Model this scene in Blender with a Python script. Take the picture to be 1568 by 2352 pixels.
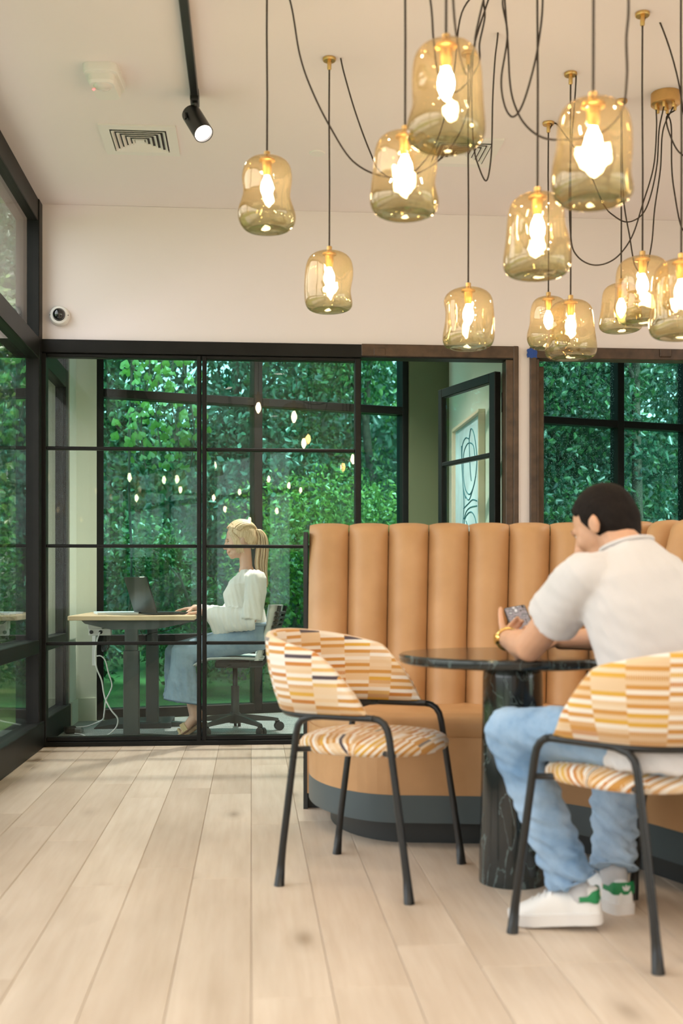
import bpy, math, random
import numpy as np
from mathutils import Vector, Matrix

for _o in list(bpy.data.objects):
    bpy.data.objects.remove(_o)
SC = bpy.context.scene
COL = SC.collection
R = math.radians

# ------------------------------------------------------------------ camera
F = 2600.0                      # focal length in pixels of the 1568 x 2352 frame
EYE = 0.95                      # camera height
YAW = math.atan(207 / F)        # camera looks a little to the right of the room's depth axis
HZN = 1345.0                    # horizon row
cam_d = bpy.data.cameras.new('camera')
cam = bpy.data.objects.new('camera', cam_d)
COL.objects.link(cam)
cam.location = (0, 0, EYE)
cam.rotation_euler = (R(90), 0, -YAW)
cam_d.sensor_fit = 'VERTICAL'
cam_d.sensor_height = 36.0
cam_d.sensor_width = 24.0
cam_d.lens = F / 2352 * 36.0
cam_d.shift_y = (HZN - 1176) / 2352
cam_d.clip_start = 0.05
cam_d.clip_end = 200
cam_d.dof.use_dof = True
cam_d.dof.focus_distance = 6.9
cam_d.dof.aperture_fstop = 2.6
SC.camera = cam

# ------------------------------------------------------------------ world, sun, exposure
SC.view_settings.view_transform = 'Standard'
SC.view_settings.look = 'None'
SC.view_settings.exposure = -0.22
SC.view_settings.gamma = 1.0
SC.view_settings.use_curve_mapping = False
SC.cycles.transparent_max_bounces = 24
SC.cycles.max_bounces = 10
SC.cycles.sample_clamp_indirect = 6.0
SC.cycles.caustics_refractive = False
SC.cycles.caustics_reflective = False

wd = bpy.data.worlds.new('overcast_sky')
SC.world = wd
wd.use_nodes = True
bg = wd.node_tree.nodes['Background']
bg.inputs[0].default_value = (0.98, 0.97, 1.0, 1)
bg.inputs[1].default_value = 4.6

def add_light(name, kind, loc, energy, color, direction=None, **kw):
    d = bpy.data.lights.new(name, kind)
    d.energy = energy
    d.color = color
    for k, v in kw.items():
        setattr(d, k, v)
    o = bpy.data.objects.new(name, d)
    COL.objects.link(o)
    o.location = loc
    if direction is not None:
        o.rotation_euler = Vector(direction).to_track_quat('-Z', 'Y').to_euler()
    return o

add_light('sun', 'SUN', (0, -10, 20), 9.0, (1.0, 0.94, 0.82), (-0.35, 0.62, -0.75), angle=R(12))

# ------------------------------------------------------------------ helpers: projection
CA, SA = math.cos(YAW), math.sin(YAW)
def ray(px):
    xc = (px - 784) / F
    return (xc * CA + SA, -xc * SA + CA)
def C(xc, zc, z):                       # camera-aligned plan coordinates -> world
    return Vector((xc * CA + zc * SA, -xc * SA + zc * CA, z))
def PD(px, py, zc):                     # pixel at a depth -> world
    return C((px - 784) / F * zc, zc, EYE + (HZN - py) / F * zc)
def PZ(px, py, z):                      # pixel at a height -> world
    return PD(px, py, (z - EYE) * F / (HZN - py))
def XY(px, Y):                          # x where a pixel column meets a plane of constant y
    r = ray(px)
    return r[0] / r[1] * Y
def ZY(px, py, Y):
    return EYE + (HZN - py) / F * Y / ray(px)[1]

# ------------------------------------------------------------------ helpers: meshes
MWI = {}                                # object -> inverse of its world matrix
def root_inv(o):
    return MWI.get(o.name, Matrix.Identity(4)) if o is not None else Matrix.Identity(4)

def sup(o, label=None, cat=None, group=None, kind=None):
    if label: o['label'] = label
    if cat: o['category'] = cat
    if group: o['group'] = group
    if kind: o['kind'] = kind
    return o

def thing(name, label, cat, loc=(0, 0, 0), rz=0.0, group=None, kind=None):
    o = bpy.data.objects.new(name, None)
    o.empty_display_size = 0.1
    COL.objects.link(o)
    o.location = loc
    o.rotation_euler = (0, 0, rz)
    MWI[o.name] = (Matrix.Translation(Vector(loc)) @ Matrix.Rotation(rz, 4, 'Z')).inverted()
    sup(o, label, cat, group, kind)
    return o

class MB:
    """collects geometry for ONE mesh"""
    def __init__(s):
        s.v = []; s.f = []; s.uv = {}
    def add(s, vs, fs):
        n = len(s.v)
        s.v.extend([tuple(v) for v in vs])
        s.f.extend([tuple(i + n for i in f) for f in fs])
        return s
    def box(s, a, b, m=None):
        x0, y0, z0 = a; x1, y1, z1 = b
        vs = [Vector(p) for p in ((x0,y0,z0),(x1,y0,z0),(x1,y1,z0),(x0,y1,z0),(x0,y0,z1),(x1,y0,z1),(x1,y1,z1),(x0,y1,z1))]
        if m is not None: vs = [m @ v for v in vs]
        return s.add(vs, [(3,2,1,0),(4,5,6,7),(0,1,5,4),(1,2,6,5),(2,3,7,6),(3,0,4,7)])
    def bbox(s, a, b, r, m=None):
        """box with chamfered edges"""
        x0, y0, z0 = a; x1, y1, z1 = b
        vs = []; idx = {}
        for i, (x, sx) in enumerate(((x0, 1), (x1, -1))):
            for j, (y, sy) in enumerate(((y0, 1), (y1, -1))):
                for k, (z, sz) in enumerate(((z0, 1), (z1, -1))):
                    for ax, p in enumerate(((x, y + sy*r, z + sz*r), (x + sx*r, y, z + sz*r), (x + sx*r, y + sy*r, z))):
                        idx[(i, j, k, ax)] = len(vs); vs.append(Vector(p))
        fs = []
        for ax in range(3):
            o1, o2 = [q for q in range(3) if q != ax]
            for d in (0, 1):
                loop = []
                for (p, q) in ((0,0),(1,0),(1,1),(0,1)):
                    key = [0,0,0]; key[ax] = d; key[o1] = p; key[o2] = q
                    loop.append(idx[(key[0], key[1], key[2], ax)])
                flip = (d == 0) != (ax == 1)
                fs.append(tuple(loop[::-1]) if flip else tuple(loop))
        for ax in range(3):                       # edge chamfers along axis ax
            o1, o2 = [q for q in range(3) if q != ax]
            for p in (0, 1):
                for q in (0, 1):
                    e = []
                    for d in (0, 1):
                        key = [0,0,0]; key[ax] = d; key[o1] = p; key[o2] = q
                        e.append((idx[(*key, o1)], idx[(*key, o2)]))
                    fs.append((e[0][0], e[1][0], e[1][1], e[0][1]))
        for i in (0,1):
            for j in (0,1):
                for k in (0,1):
                    fs.append((idx[(i,j,k,0)], idx[(i,j,k,1)], idx[(i,j,k,2)]))
        if m is not None: vs = [m @ v for v in vs]
        return s.add(vs, fs)
    def grid(s, P, close_u=False, close_v=False):
        nu, nv = len(P), len(P[0])
        vs = [p for row in P for p in row]
        fs = []
        for i in range(nu if close_u else nu - 1):
            for j in range(nv if close_v else nv - 1):
                a = i*nv + j; b = ((i+1) % nu)*nv + j
                c = ((i+1) % nu)*nv + (j+1) % nv; d = i*nv + (j+1) % nv
                fs.append((a, b, c, d))
        return s.add(vs, fs)
    def tube(s, pts, r, n=8, cap=True, closed=False):
        pts = [Vector(p) for p in pts]
        rs = r if isinstance(r, (list, tuple)) else [r] * len(pts)
        m = len(pts)
        tang = []
        for i in range(m):
            if closed: t = pts[(i+1) % m] - pts[i-1]
            else: t = pts[min(i+1, m-1)] - pts[max(i-1, 0)]
            tang.append(t.normalized() if t.length > 1e-9 else Vector((0,0,1)))
        t0 = tang[0]
        ref = Vector((0,0,1)) if abs(t0.z) < 0.9 else Vector((1,0,0))
        nrm = t0.cross(ref).normalized()
        rows = []
        for i in range(m):
            t = tang[i]
            nrm = (nrm - t * nrm.dot(t))
            nrm = nrm.normalized() if nrm.length > 1e-9 else t.orthogonal().normalized()
            bn = t.cross(nrm)
            rows.append([pts[i] + (nrm * math.cos(2*math.pi*k/n) + bn * math.sin(2*math.pi*k/n)) * rs[i] for k in range(n)])
        b = len(s.v)
        s.grid(rows, close_u=closed, close_v=True)
        if cap and not closed:
            s.f.append(tuple(b + k for k in range(n))[::-1])
            s.f.append(tuple(b + (m-1)*n + k for k in range(n)))
        return s
    def lathe(s, prof, n=24, m=None, fn=None):
        """prof: (radius, z) from top to bottom or the other way"""
        rows = []
        for (r, z) in prof:
            row = []
            for k in range(n):
                a = 2*math.pi*k/n
                rr = r if fn is None else fn(r, z, a)
                v = Vector((rr*math.cos(a), rr*math.sin(a), z))
                row.append(m @ v if m is not None else v)
            rows.append(row)
        return s.grid(rows, close_v=True)
    def cyl(s, p, q, r1, r2=None, n=20):
        return s.tube([p, q], [r1, r1 if r2 is None else r2], n)
    def prism(s, poly, z0, z1, m=None):
        n = len(poly)
        vs = [Vector((x, y, z0)) for x, y in poly] + [Vector((x, y, z1)) for x, y in poly]
        if m is not None: vs = [m @ v for v in vs]
        fs = [tuple(range(n))[::-1], tuple(range(n, 2*n))]
        fs += [(i, (i+1) % n, n + (i+1) % n, n + i) for i in range(n)]
        return s.add(vs, fs)
    def loft(s, rings, cap=True):
        b = len(s.v); n = len(rings[0])
        s.grid(rings, close_v=True)
        if cap:
            s.f.append(tuple(b + k for k in range(n))[::-1])
            s.f.append(tuple(b + (len(rings)-1)*n + k for k in range(n)))
        return s
    def ball(s, c, r, m=None, nu=10, nv=14):
        """ellipsoid: r = radius or (rx, ry, rz); m = 3x3 orientation"""
        rr = (r, r, r) if not isinstance(r, (tuple, list)) else r
        c = Vector(c)
        def pt(v):
            v = Vector((v[0]*rr[0], v[1]*rr[1], v[2]*rr[2]))
            return c + (m @ v if m is not None else v)
        b = len(s.v)
        vs = [pt((0,0,1))]
        for i in range(1, nu):
            t = math.pi*i/nu
            for k in range(nv):
                a = 2*math.pi*k/nv
                vs.append(pt((math.sin(t)*math.cos(a), math.sin(t)*math.sin(a), math.cos(t))))
        vs.append(pt((0,0,-1)))
        fs = [(0, 1+k, 1+(k+1) % nv) for k in range(nv)]
        for i in range(nu-2):
            for k in range(nv):
                a = 1+i*nv+k; d = 1+i*nv+(k+1) % nv
                fs.append((a, a+nv, d+nv, d))
        e = len(vs)-1; o = 1+(nu-2)*nv
        fs += [(e, o+(k+1) % nv, o+k) for k in range(nv)]
        return s.add(vs, fs)
    def capsule(s, p, q, r1, r2=None, n=14):
        """limb: tapered cylinder with round ends, closed"""
        p = Vector(p); q = Vector(q); r2 = r1 if r2 is None else r2
        d = (q - p); L = d.length
        if L < 1e-6: return s.ball(p, r1)
        d /= L
        pts, rs = [], []
        for t in (0.02, 0.3, 0.6, 0.85):
            a = (1-t)*math.pi/2
            pts.append(p - d*r1*math.sin(a)); rs.append(r1*math.cos(a))
        pts.append(p); rs.append(r1)
        pts.append(q); rs.append(r2)
        for t in (0.85, 0.6, 0.3, 0.02):
            a = (1-t)*math.pi/2
            pts.append(q + d*r2*math.sin(a)); rs.append(r2*math.cos(a))
        return s.tube(pts, rs, n)
    def build(s, name, mat, parent=None, smooth=False, world=False, uv=None):
        me = bpy.data.meshes.new(name)
        vs = s.v
        if world and parent is not None:
            inv = root_inv(parent)
            vs = [tuple(inv @ Vector(v)) for v in vs]
        me.from_pydata(vs, [], s.f)
        if uv is not None:
            lay = me.uv_layers.new(name='UVMap')
            li = np.empty(len(me.loops), dtype=np.int32)
            me.loops.foreach_get('vertex_index', li)
            lay.data.foreach_set('uv', np.asarray(uv, dtype=np.float32)[li].ravel())
        me.materials.append(mat)
        if smooth:
            me.polygons.foreach_set('use_smooth', [True]*len(me.polygons))
        me.update()
        o = bpy.data.objects.new(name, me)
        COL.objects.link(o)
        if parent is not None:
            o.parent = parent
            MWI[o.name] = root_inv(parent)
        return o

def autosmooth(o, ang=40):
    me = o.data
    me.polygons.foreach_set('use_smooth', [True]*len(me.polygons))
    try:
        me.set_sharp_from_angle(angle=R(ang))
    except Exception:
        pass
    return o

def remeshed(mb, name, mat, parent, voxel=0.006, smooth=6, factor=0.5, post=None):
    """union of closed pieces -> one continuous skin"""
    me = bpy.data.meshes.new('tmp')
    me.from_pydata(mb.v, [], mb.f)
    me.update()
    o = bpy.data.objects.new('tmp', me)
    COL.objects.link(o)
    m = o.modifiers.new('r', 'REMESH'); m.mode = 'VOXEL'; m.voxel_size = voxel
    if smooth:
        m2 = o.modifiers.new('s', 'SMOOTH'); m2.factor = factor; m2.iterations = smooth
    bpy.context.view_layer.update()
    dg = bpy.context.evaluated_depsgraph_get()
    nm = bpy.data.meshes.new_from_object(o.evaluated_get(dg))
    bpy.data.objects.remove(o)
    bpy.data.meshes.remove(me)
    n = len(nm.vertices)
    co = np.empty(n*3); nm.vertices.foreach_get('co', co); co = co.reshape(-1, 3)
    if post is not None:
        no = np.empty(n*3); nm.vertices.foreach_get('normal', no)
        co = post(co, no.reshape(-1, 3))
    inv = np.array(root_inv(parent)) if parent is not None else np.eye(4)
    co = co @ inv[:3, :3].T + inv[:3, 3]
    nm.vertices.foreach_set('co', co.ravel())
    nm.materials.clear(); nm.materials.append(mat)
    nm.polygons.foreach_set('use_smooth', [True]*len(nm.polygons))
    nm.update()
    nm.name = name
    ob = bpy.data.objects.new(name, nm)
    COL.objects.link(ob)
    if parent is not None:
        ob.parent = parent
        MWI[ob.name] = root_inv(parent)
    return ob

def wob(co, f, seed=0.0):
    """cheap smooth pseudo-noise for numpy vertex arrays"""
    x, y, z = co[:, 0]*f, co[:, 1]*f, co[:, 2]*f
    return (np.sin(x*1.0+1.7*y+seed) + np.sin(1.3*y-2.1*z+seed*2.1) + np.sin(1.9*z+1.1*x+seed*0.7) + np.sin(2.7*x-1.4*y+2.2*z+seed*1.3)) / 4

def spline(pts, n=8):
    """Catmull-Rom through points"""
    P = [Vector(p) for p in pts]
    P = [P[0]*2 - P[1]] + P + [P[-1]*2 - P[-2]]
    out = []
    for i in range(1, len(P)-2):
        for k in range(n):
            t = k/n
            a, b, c, d = P[i-1], P[i], P[i+1], P[i+2]
            out.append(0.5*((2*b) + (c-a)*t + (2*a-5*b+4*c-d)*t*t + (3*b-a-3*c+d)*t*t*t))
    out.append(P[-2])
    return out

def copy_tree(o, parent=None):
    c = o.copy()
    COL.objects.link(c)
    if parent is not None: c.parent = parent
    for ch in list(o.children):
        copy_tree(ch, c)
    return c

# ------------------------------------------------------------------ materials
MATS = {}
class NT:
    def __init__(s, name):
        s.m = bpy.data.materials.new(name); s.m.use_nodes = True
        s.t = s.m.node_tree; s.n = s.t.nodes; s.l = s.t.links
        s.b = s.n['Principled BSDF']; s.o = s.n['Material Output']
    def node(s, typ, **kw):
        nd = s.n.new(typ)
        for k, v in kw.items():
            if k.startswith('i_'): nd.inputs[k[2:]].default_value = v
            else: setattr(nd, k, v)
        return nd
    def link(s, a, b): s.l.new(a, b)
    def math(s, op, a, b=None):
        nd = s.n.new('ShaderNodeMath'); nd.operation = op
        for i, x in enumerate((a, b)):
            if x is None: continue
            if isinstance(x, (int, float)): nd.inputs[i].default_value = x
            else: s.l.new(x, nd.inputs[i])
        return nd.outputs[0]
    def ramp(s, fac, stops, interp='LINEAR'):
        nd = s.n.new('ShaderNodeValToRGB'); nd.color_ramp.interpolation = interp
        el = nd.color_ramp.elements
        while len(el) < len(stops): el.new(0.5)
        for e, (p, c) in zip(el, stops):
            e.position = p; e.color = (*c, 1)
        s.l.new(fac, nd.inputs[0]); return nd.outputs[0]
    def noise(s, vec, scale, detail=3, rough=0.5):
        nd = s.n.new('ShaderNodeTexNoise'); nd.inputs['Scale'].default_value = scale
        nd.inputs['Detail'].default_value = detail; nd.inputs['Roughness'].default_value = rough
        if vec is not None: s.l.new(vec, nd.inputs['Vector'])
        return nd
    def mapping(s, vec, scale=(1,1,1), rot=(0,0,0), loc=(0,0,0)):
        nd = s.n.new('ShaderNodeMapping'); nd.inputs['Scale'].default_value = scale
        nd.inputs['Rotation'].default_value = rot; nd.inputs['Location'].default_value = loc
        s.l.new(vec, nd.inputs[0]); return nd.outputs[0]
    def bump(s, h, strength=0.2, dist=0.01):
        nd = s.n.new('ShaderNodeBump'); nd.inputs['Strength'].default_value = strength
        nd.inputs['Distance'].default_value = dist
        s.l.new(h, nd.inputs['Height']); s.l.new(nd.outputs[0], s.b.inputs['Normal']); return nd
    def coord(s, which='Object'):
        return s.n.new('ShaderNodeTexCoord').outputs[which]

def mat(name, col, rough=0.5, metal=0.0, var=0.0, scale=8.0, bump=0.0, bscale=60.0, bdist=0.002, emit=None, es=0.0, spec=0.5, coat=0.0, sheen=0.0, sss=0.0):
    t = NT(name)
    b = t.b
    b.inputs['Base Color'].default_value = (*col, 1)
    b.inputs['Roughness'].default_value = rough
    b.inputs['Metallic'].default_value = metal
    b.inputs['Specular IOR Level'].default_value = spec
    b.inputs['Coat Weight'].default_value = coat
    b.inputs['Sheen Weight'].default_value = sheen
    if sss:
        b.inputs['Subsurface Weight'].default_value = sss
        b.inputs['Subsurface Radius'].default_value = (0.02, 0.008, 0.004)
    if emit:
        b.inputs['Emission Color'].default_value = (*emit, 1)
        b.inputs['Emission Strength'].default_value = es
    co = t.coord()
    if var:
        nz = t.noise(co, scale, 4)
        lo = tuple(max(0, c*(1-var)) for c in col); hi = tuple(min(1, c*(1+var)) for c in col)
        t.link(t.ramp(nz.outputs['Fac'], [(0.3, lo), (0.7, hi)]), b.inputs['Base Color'])
    if bump:
        nb = t.noise(co, bscale, 4)
        t.bump(nb.outputs['Fac'], bump, bdist)
    MATS[name] = t.m
    return t.m

def glass(name, tint, refl=1.0, rough=0.0, drops=False, base=0.04):
    t = NT(name)
    t.n.remove(t.b)
    lw = t.node('ShaderNodeLayerWeight'); lw.inputs[0].default_value = 0.5
    p = t.math('POWER', lw.outputs['Facing'], 5.0)
    fr = t.math('MULTIPLY_ADD', p, (1-base)*refl)
    t.n[-1].inputs[2].default_value = base*refl
    tr = t.node('ShaderNodeBsdfTransparent'); tr.inputs[0].default_value = (*tint, 1)
    gl = t.node('ShaderNodeBsdfGlossy'); gl.inputs['Roughness'].default_value = rough
    mx = t.node('ShaderNodeMixShader')
    t.link(fr, mx.inputs[0]); t.link(tr.outputs[0], mx.inputs[1]); t.link(gl.outputs[0], mx.inputs[2])
    out = mx.outputs[0]
    if drops:
        co = t.coord()
        v = t.node('ShaderNodeTexVoronoi'); v.inputs['Scale'].default_value = 70
        t.link(co, v.inputs['Vector'])
        m = t.math('LESS_THAN', v.outputs['Distance'], 0.2)
        m = t.math('MULTIPLY', m, 0.3)
        df = t.node('ShaderNodeBsdfTranslucent'); df.inputs[0].default_value = (0.8, 0.95, 0.9, 1)
        m2 = t.node('ShaderNodeMixShader')
        t.link(m, m2.inputs[0]); t.link(out, m2.inputs[1]); t.link(df.outputs[0], m2.inputs[2])
        out = m2.outputs[0]
    t.link(out, t.o.inputs['Surface'])
    MATS[name] = t.m
    return t.m

M_paint = mat('warm_white_paint', (0.84, 0.775, 0.765), 0.75, bump=0.05, bscale=220)
M_ceil = mat('ceiling_paint', (0.86, 0.79, 0.78), 0.8, bump=0.05, bscale=220)
M_olive = mat('olive_green_paint', (0.13, 0.16, 0.085), 0.6, bump=0.04, bscale=200)
M_sage = mat('pale_grey_green_paint', (0.60, 0.66, 0.56), 0.7)
M_frame = mat('dark_bronze_frame', (0.011, 0.0115, 0.0105), 0.42, var=0.2, scale=6, spec=0.18)
M_brown = mat('brown_bronze_frame', (0.075, 0.045, 0.026), 0.42, metal=0.2, var=0.35, scale=14)
M_black = mat('black_powder_coat', (0.012, 0.013, 0.013), 0.35)
M_softblack = mat('black_plastic', (0.02, 0.02, 0.021), 0.5)
M_white = mat('white_plastic', (0.82, 0.80, 0.76), 0.4)
M_brass = mat('brushed_brass', (0.66, 0.42, 0.16), 0.32, metal=1.0, var=0.1, scale=20)
M_cord = mat('brown_cloth_cord', (0.035, 0.022, 0.014), 0.8)
M_wcord = mat('white_cord', (0.8, 0.8, 0.78), 0.5)
M_pane_in = glass('clear_partition_glass', (0.93, 0.978, 0.96), 1.0, base=0.022)
M_pane_out = glass('teal_tinted_window_glass', (0.535, 0.87, 0.85), 1.0, base=0.022)
M_pane_wet = glass('rain_wet_window_glass', (0.535, 0.87, 0.85), 1.0, drops=True, base=0.03)
M_pane_left = glass('green_tinted_side_glass', (0.93, 0.955, 0.945), 1.2)

# ================================================================== STRUCTURE
YW = 6.79                        # room face of the glazed partition
XL = -1.233                      # inner face of the left glass wall
CEIL = 3.2
XR = 4.6
YB = -4.6
HEAD = 2.40
# office facade: a straight line, turned against the room
FS = 0.297
FT = math.atan(FS)
F0 = Vector((XL, 8.05, 0))
def facS(px):                    # distance along the facade where a pixel column meets it
    r = ray(px)
    # Y = 8.05 + FS*(X-XL), X = k*Y
    k = r[0]/r[1]
    Y = (8.05 - FS*XL) / (1 - FS*k)
    return (k*Y - XL) / math.cos(FT)
def facP(s, off=0.0, z=0.0):     # off > 0 towards the room
    return Vector((XL + s*math.cos(FT) + off*math.sin(FT), 8.05 + s*math.sin(FT) - off*math.cos(FT), z))
FROT = Matrix.Translation(F0) @ Matrix.Rotation(FT, 4, 'Z')

# ---- oak plank floor
def oak():
    t = NT('light_oak_planks')
    co = t.coord('Object')
    oi = t.node('ShaderNodeObjectInfo')
    off = t.node('ShaderNodeVectorMath', operation='SCALE'); off.inputs['Scale'].default_value = 17.0
    cmb = t.node('ShaderNodeCombineXYZ')
    t.link(oi.outputs['Random'], cmb.inputs[0]); t.link(t.math('MULTIPLY', oi.outputs['Random'], 3.7), cmb.inputs[1]); t.link(t.math('MULTIPLY', oi.outputs['Random'], 1.9), cmb.inputs[2])
    t.link(cmb.outputs[0], off.inputs[0])
    add = t.node('ShaderNodeVectorMath', operation='ADD'); t.link(co, add.inputs[0]); t.link(off.outputs[0], add.inputs[1])
    v = add.outputs[0]
    g = t.noise(t.mapping(v, (14, 0.9, 14)), 3.0, 6, 0.6)
    w = t.noise(t.mapping(v, (3.0, 0.7, 3.0)), 2.0, 3)
    base = t.ramp(g.outputs['Fac'], [(0.2, (0.59, 0.485, 0.375)), (0.5, (0.66, 0.56, 0.455)), (0.8, (0.71, 0.62, 0.52))])
    tone = t.ramp(w.outputs['Fac'], [(0.3, (0.88, 0.85, 0.82)), (0.7, (1.05, 1.04, 1.03))])
    m1 = t.node('ShaderNodeMix', data_type='RGBA', blend_type='MULTIPLY'); m1.inputs[0].default_value = 1.0
    t.link(base, m1.inputs[6]); t.link(tone, m1.inputs[7])
    tint = t.ramp(oi.outputs['Random'], [(0.0, (0.92, 0.89, 0.86)), (0.5, (1.0, 0.99, 0.98)), (1.0, (1.05, 1.05, 1.04))])
    m2 = t.node('ShaderNodeMix', data_type='RGBA', blend_type='MULTIPLY'); m2.inputs[0].default_value = 1.0
    t.link(m1.outputs[2], m2.inputs[6]); t.link(tint, m2.inputs[7])
    vo = t.node('ShaderNodeTexVoronoi'); vo.inputs['Scale'].default_value = 1.0
    t.link(t.mapping(v, (6.5, 2.6, 1.0)), vo.inputs['Vector'])
    sp = t.node('ShaderNodeSeparateColor'); t.link(vo.outputs['Color'], sp.inputs[0])
    pick = t.math('GREATER_THAN', sp.outputs[0], 0.62)
    kn = t.ramp(vo.outputs['Distance'], [(0.0, (1, 1, 1)), (0.05, (0.75, 0.75, 0.75)), (0.2, (0.2, 0.2, 0.2)), (0.36, (0, 0, 0))])
    kn2 = t.math('MULTIPLY', t.math('MULTIPLY', kn, pick), 0.75)
    m3 = t.node('ShaderNodeMix', data_type='RGBA', blend_type='MIX')
    t.link(kn2, m3.inputs[0]); t.link(m2.outputs[2], m3.inputs[6]); m3.inputs[7].default_value = (0.20, 0.125, 0.065, 1)
    t.link(m3.outputs[2], t.b.inputs['Base Color'])
    t.b.inputs['Roughness'].default_value = 0.42
    t.b.inputs['Specular IOR Level'].default_value = 0.4
    t.bump(g.outputs['Fac'], 0.08, 0.002)
    return t.m
M_oak = oak()
M_joint = mat('dark_joint_substrate', (0.30, 0.21, 0.13), 0.9)  # dark substrate that shows in the joints between planks

floor = MB().box((XL-0.1, YB-0.2, -0.12), (XR+0.1, 1.15, 0)).box((XL-0.1, 1.15, -0.12), (XR+0.1, YW+0.04, -0.004)).build('floor', M_oak)
floor.data.materials.append(M_joint)
for p in floor.data.polygons:
    if p.center.y > 1.15: p.material_index = 1
sup(floor, 'light oak plank floor with knots running towards the glass partition', 'floor', kind='structure')
PW = 0.19
rng = random.Random(5)
pm = {}
for k in range(-7, 25):
    x0 = k*PW
    if x0 > XR: break
    y = 1.16 - rng.random()*1.5
    while y < YW + 0.02:
        L = rng.choice((1.2, 1.5, 1.9, 1.9))
        a, b = max(y, 1.16), min(y+L, YW+0.03)
        if b - a > 0.08:
            xa, xb = max(x0, XL-0.05), min(x0+PW, XR)
            q = MB().bbox((xa-x0+0.0008-PW/2, a-(a+b)/2+0.0008, -0.012), (xb-x0-0.0008-PW/2, b-(a+b)/2-0.0008, 0.0), 0.0012)
            o = q.build('plank', M_oak, floor)
            o.location = (x0+PW/2, (a+b)/2, 0)
        y += L

# ---- office carpet
def carpet():
    t = NT('grey_loop_carpet')
    co = t.coord('Object')
    n1 = t.noise(co, 160, 3); n2 = t.noise(t.mapping(co, (1, 5, 1)), 9, 3)
    c1 = t.ramp(n1.outputs['Fac'], [(0.35, (0.20, 0.225, 0.22)), (0.62, (0.62, 0.65, 0.63))])
    c2 = t.ramp(n2.outputs['Fac'], [(0.35, (0.7, 0.7, 0.7)), (0.65, (1.05, 1.05, 1.05))])
    m = t.node('ShaderNodeMix', data_type='RGBA', blend_type='MULTIPLY'); m.inputs[0].default_value = 1
    t.link(c1, m.inputs[6]); t.link(c2, m.inputs[7]); t.link(m.outputs[2], t.b.inputs['Base Color'])
    t.b.inputs['Roughness'].default_value = 0.95
    t.bump(n1.outputs['Fac'], 0.6, 0.01)
    return t.m
fa, fb = facP(-0.06), facP(6.3)
carp = MB().prism([(XL-0.06, YW+0.04), (XR+0.1, YW+0.04), (XR+0.1, 8.05+FS*(XR+0.1-XL)), (XL-0.06, 8.05-0.02)], -0.1, 0.0).build('floor_office', carpet())
sup(carp, 'mottled grey carpet in the office behind the glass partition', 'floor', kind='structure')

# ---- ceiling
ceil = MB().prism([(XL-0.14, YB-0.2), (XR+0.14, YB-0.2), (XR+0.14, 8.15+FS*(XR+0.14-XL)), (XL-0.14, 8.2-0.02)], CEIL, CEIL+0.25).build('ceiling', M_ceil)
sup(ceil, 'plain warm white ceiling', 'ceiling', kind='structure')

# ---- partition: wall above and between the frames
X_J0, X_J1 = XY(1187, YW), XY(1217, YW)      # pier between the two door frames
D2R = 2.72
wb = MB().box((XL-0.02, YW, HEAD+0.002), (XR, YW+0.10, CEIL-0.001))
wb.box((X_J0, YW, 0.0), (X_J1, YW+0.10, HEAD+0.002))
wb.box((D2R+0.08, YW, 0.0), (XR, YW+0.10, HEAD+0.002))
o = wb.build('wall_back', M_paint)
sup(o, 'warm white wall above the dark framed glass partition', 'wall', kind='structure')
GY0, GY1 = -4.2, 3.2
o = MB().box((XR, YB, 0), (XR+0.1, GY0, CEIL)).box((XR, GY1, 0), (XR+0.1, 9.8, CEIL)).box((XR, GY0, 2.95), (XR+0.1, GY1, CEIL)).build('wall_right', M_paint)
sup(o, 'plain warm white side wall to the right', 'wall', kind='structure')

# wall between the two offices (pale green in office one) and olive wall on the facade line
XS = 1.548
o = MB().box((XS, YW+0.10, 0), (XS+0.10, 8.80, CEIL)).build('wall_office', M_sage)
sup(o, 'pale grey green office side wall carrying the framed drawing', 'wall', kind='structure')
S_GR0, S_GR1 = facS(938), facS(1034)
o = MB().box((S_GR0, -0.02, 0), (S_GR1+0.05, 0.14, CEIL), FROT).build('wall_olive', M_olive)
sup(o, 'dark olive green wall strip beside the office window', 'wall', kind='structure')
# corner pier at the left end of the facade
S_P = facS(222)
pier = MB().prism([(XL-0.12, 7.76), (XL+0.012, 7.76), (XL+0.012, 8.05+0.0), tuple(facP(S_P-0.0, 0.0)[:2]), tuple(facP(S_P, -0.14)[:2]), (XL-0.12, 8.05)], 0, CEIL).build('wall_corner', M_sage)
sup(pier, 'pale green corner pier left of the office window', 'wall', kind='structure')
bb = MB().prism([(XL+0.012, 7.78), (XL+0.026, 7.78), (XL+0.026, 8.045), tuple(facP(S_P-0.01, 0.014)[:2]), tuple(facP(S_P-0.01, 0.001)[:2]), (XL+0.012, 8.052)], 0, 0.16).build('baseboard_corner', M_sage)
sup(bb, 'pale green baseboard at the foot of the corner pier', 'baseboard', kind='structure')

# ---- glazing systems
def window(name, label, loc, rz):
    return thing(name, label, 'window', loc, rz, kind='structure')

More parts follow.
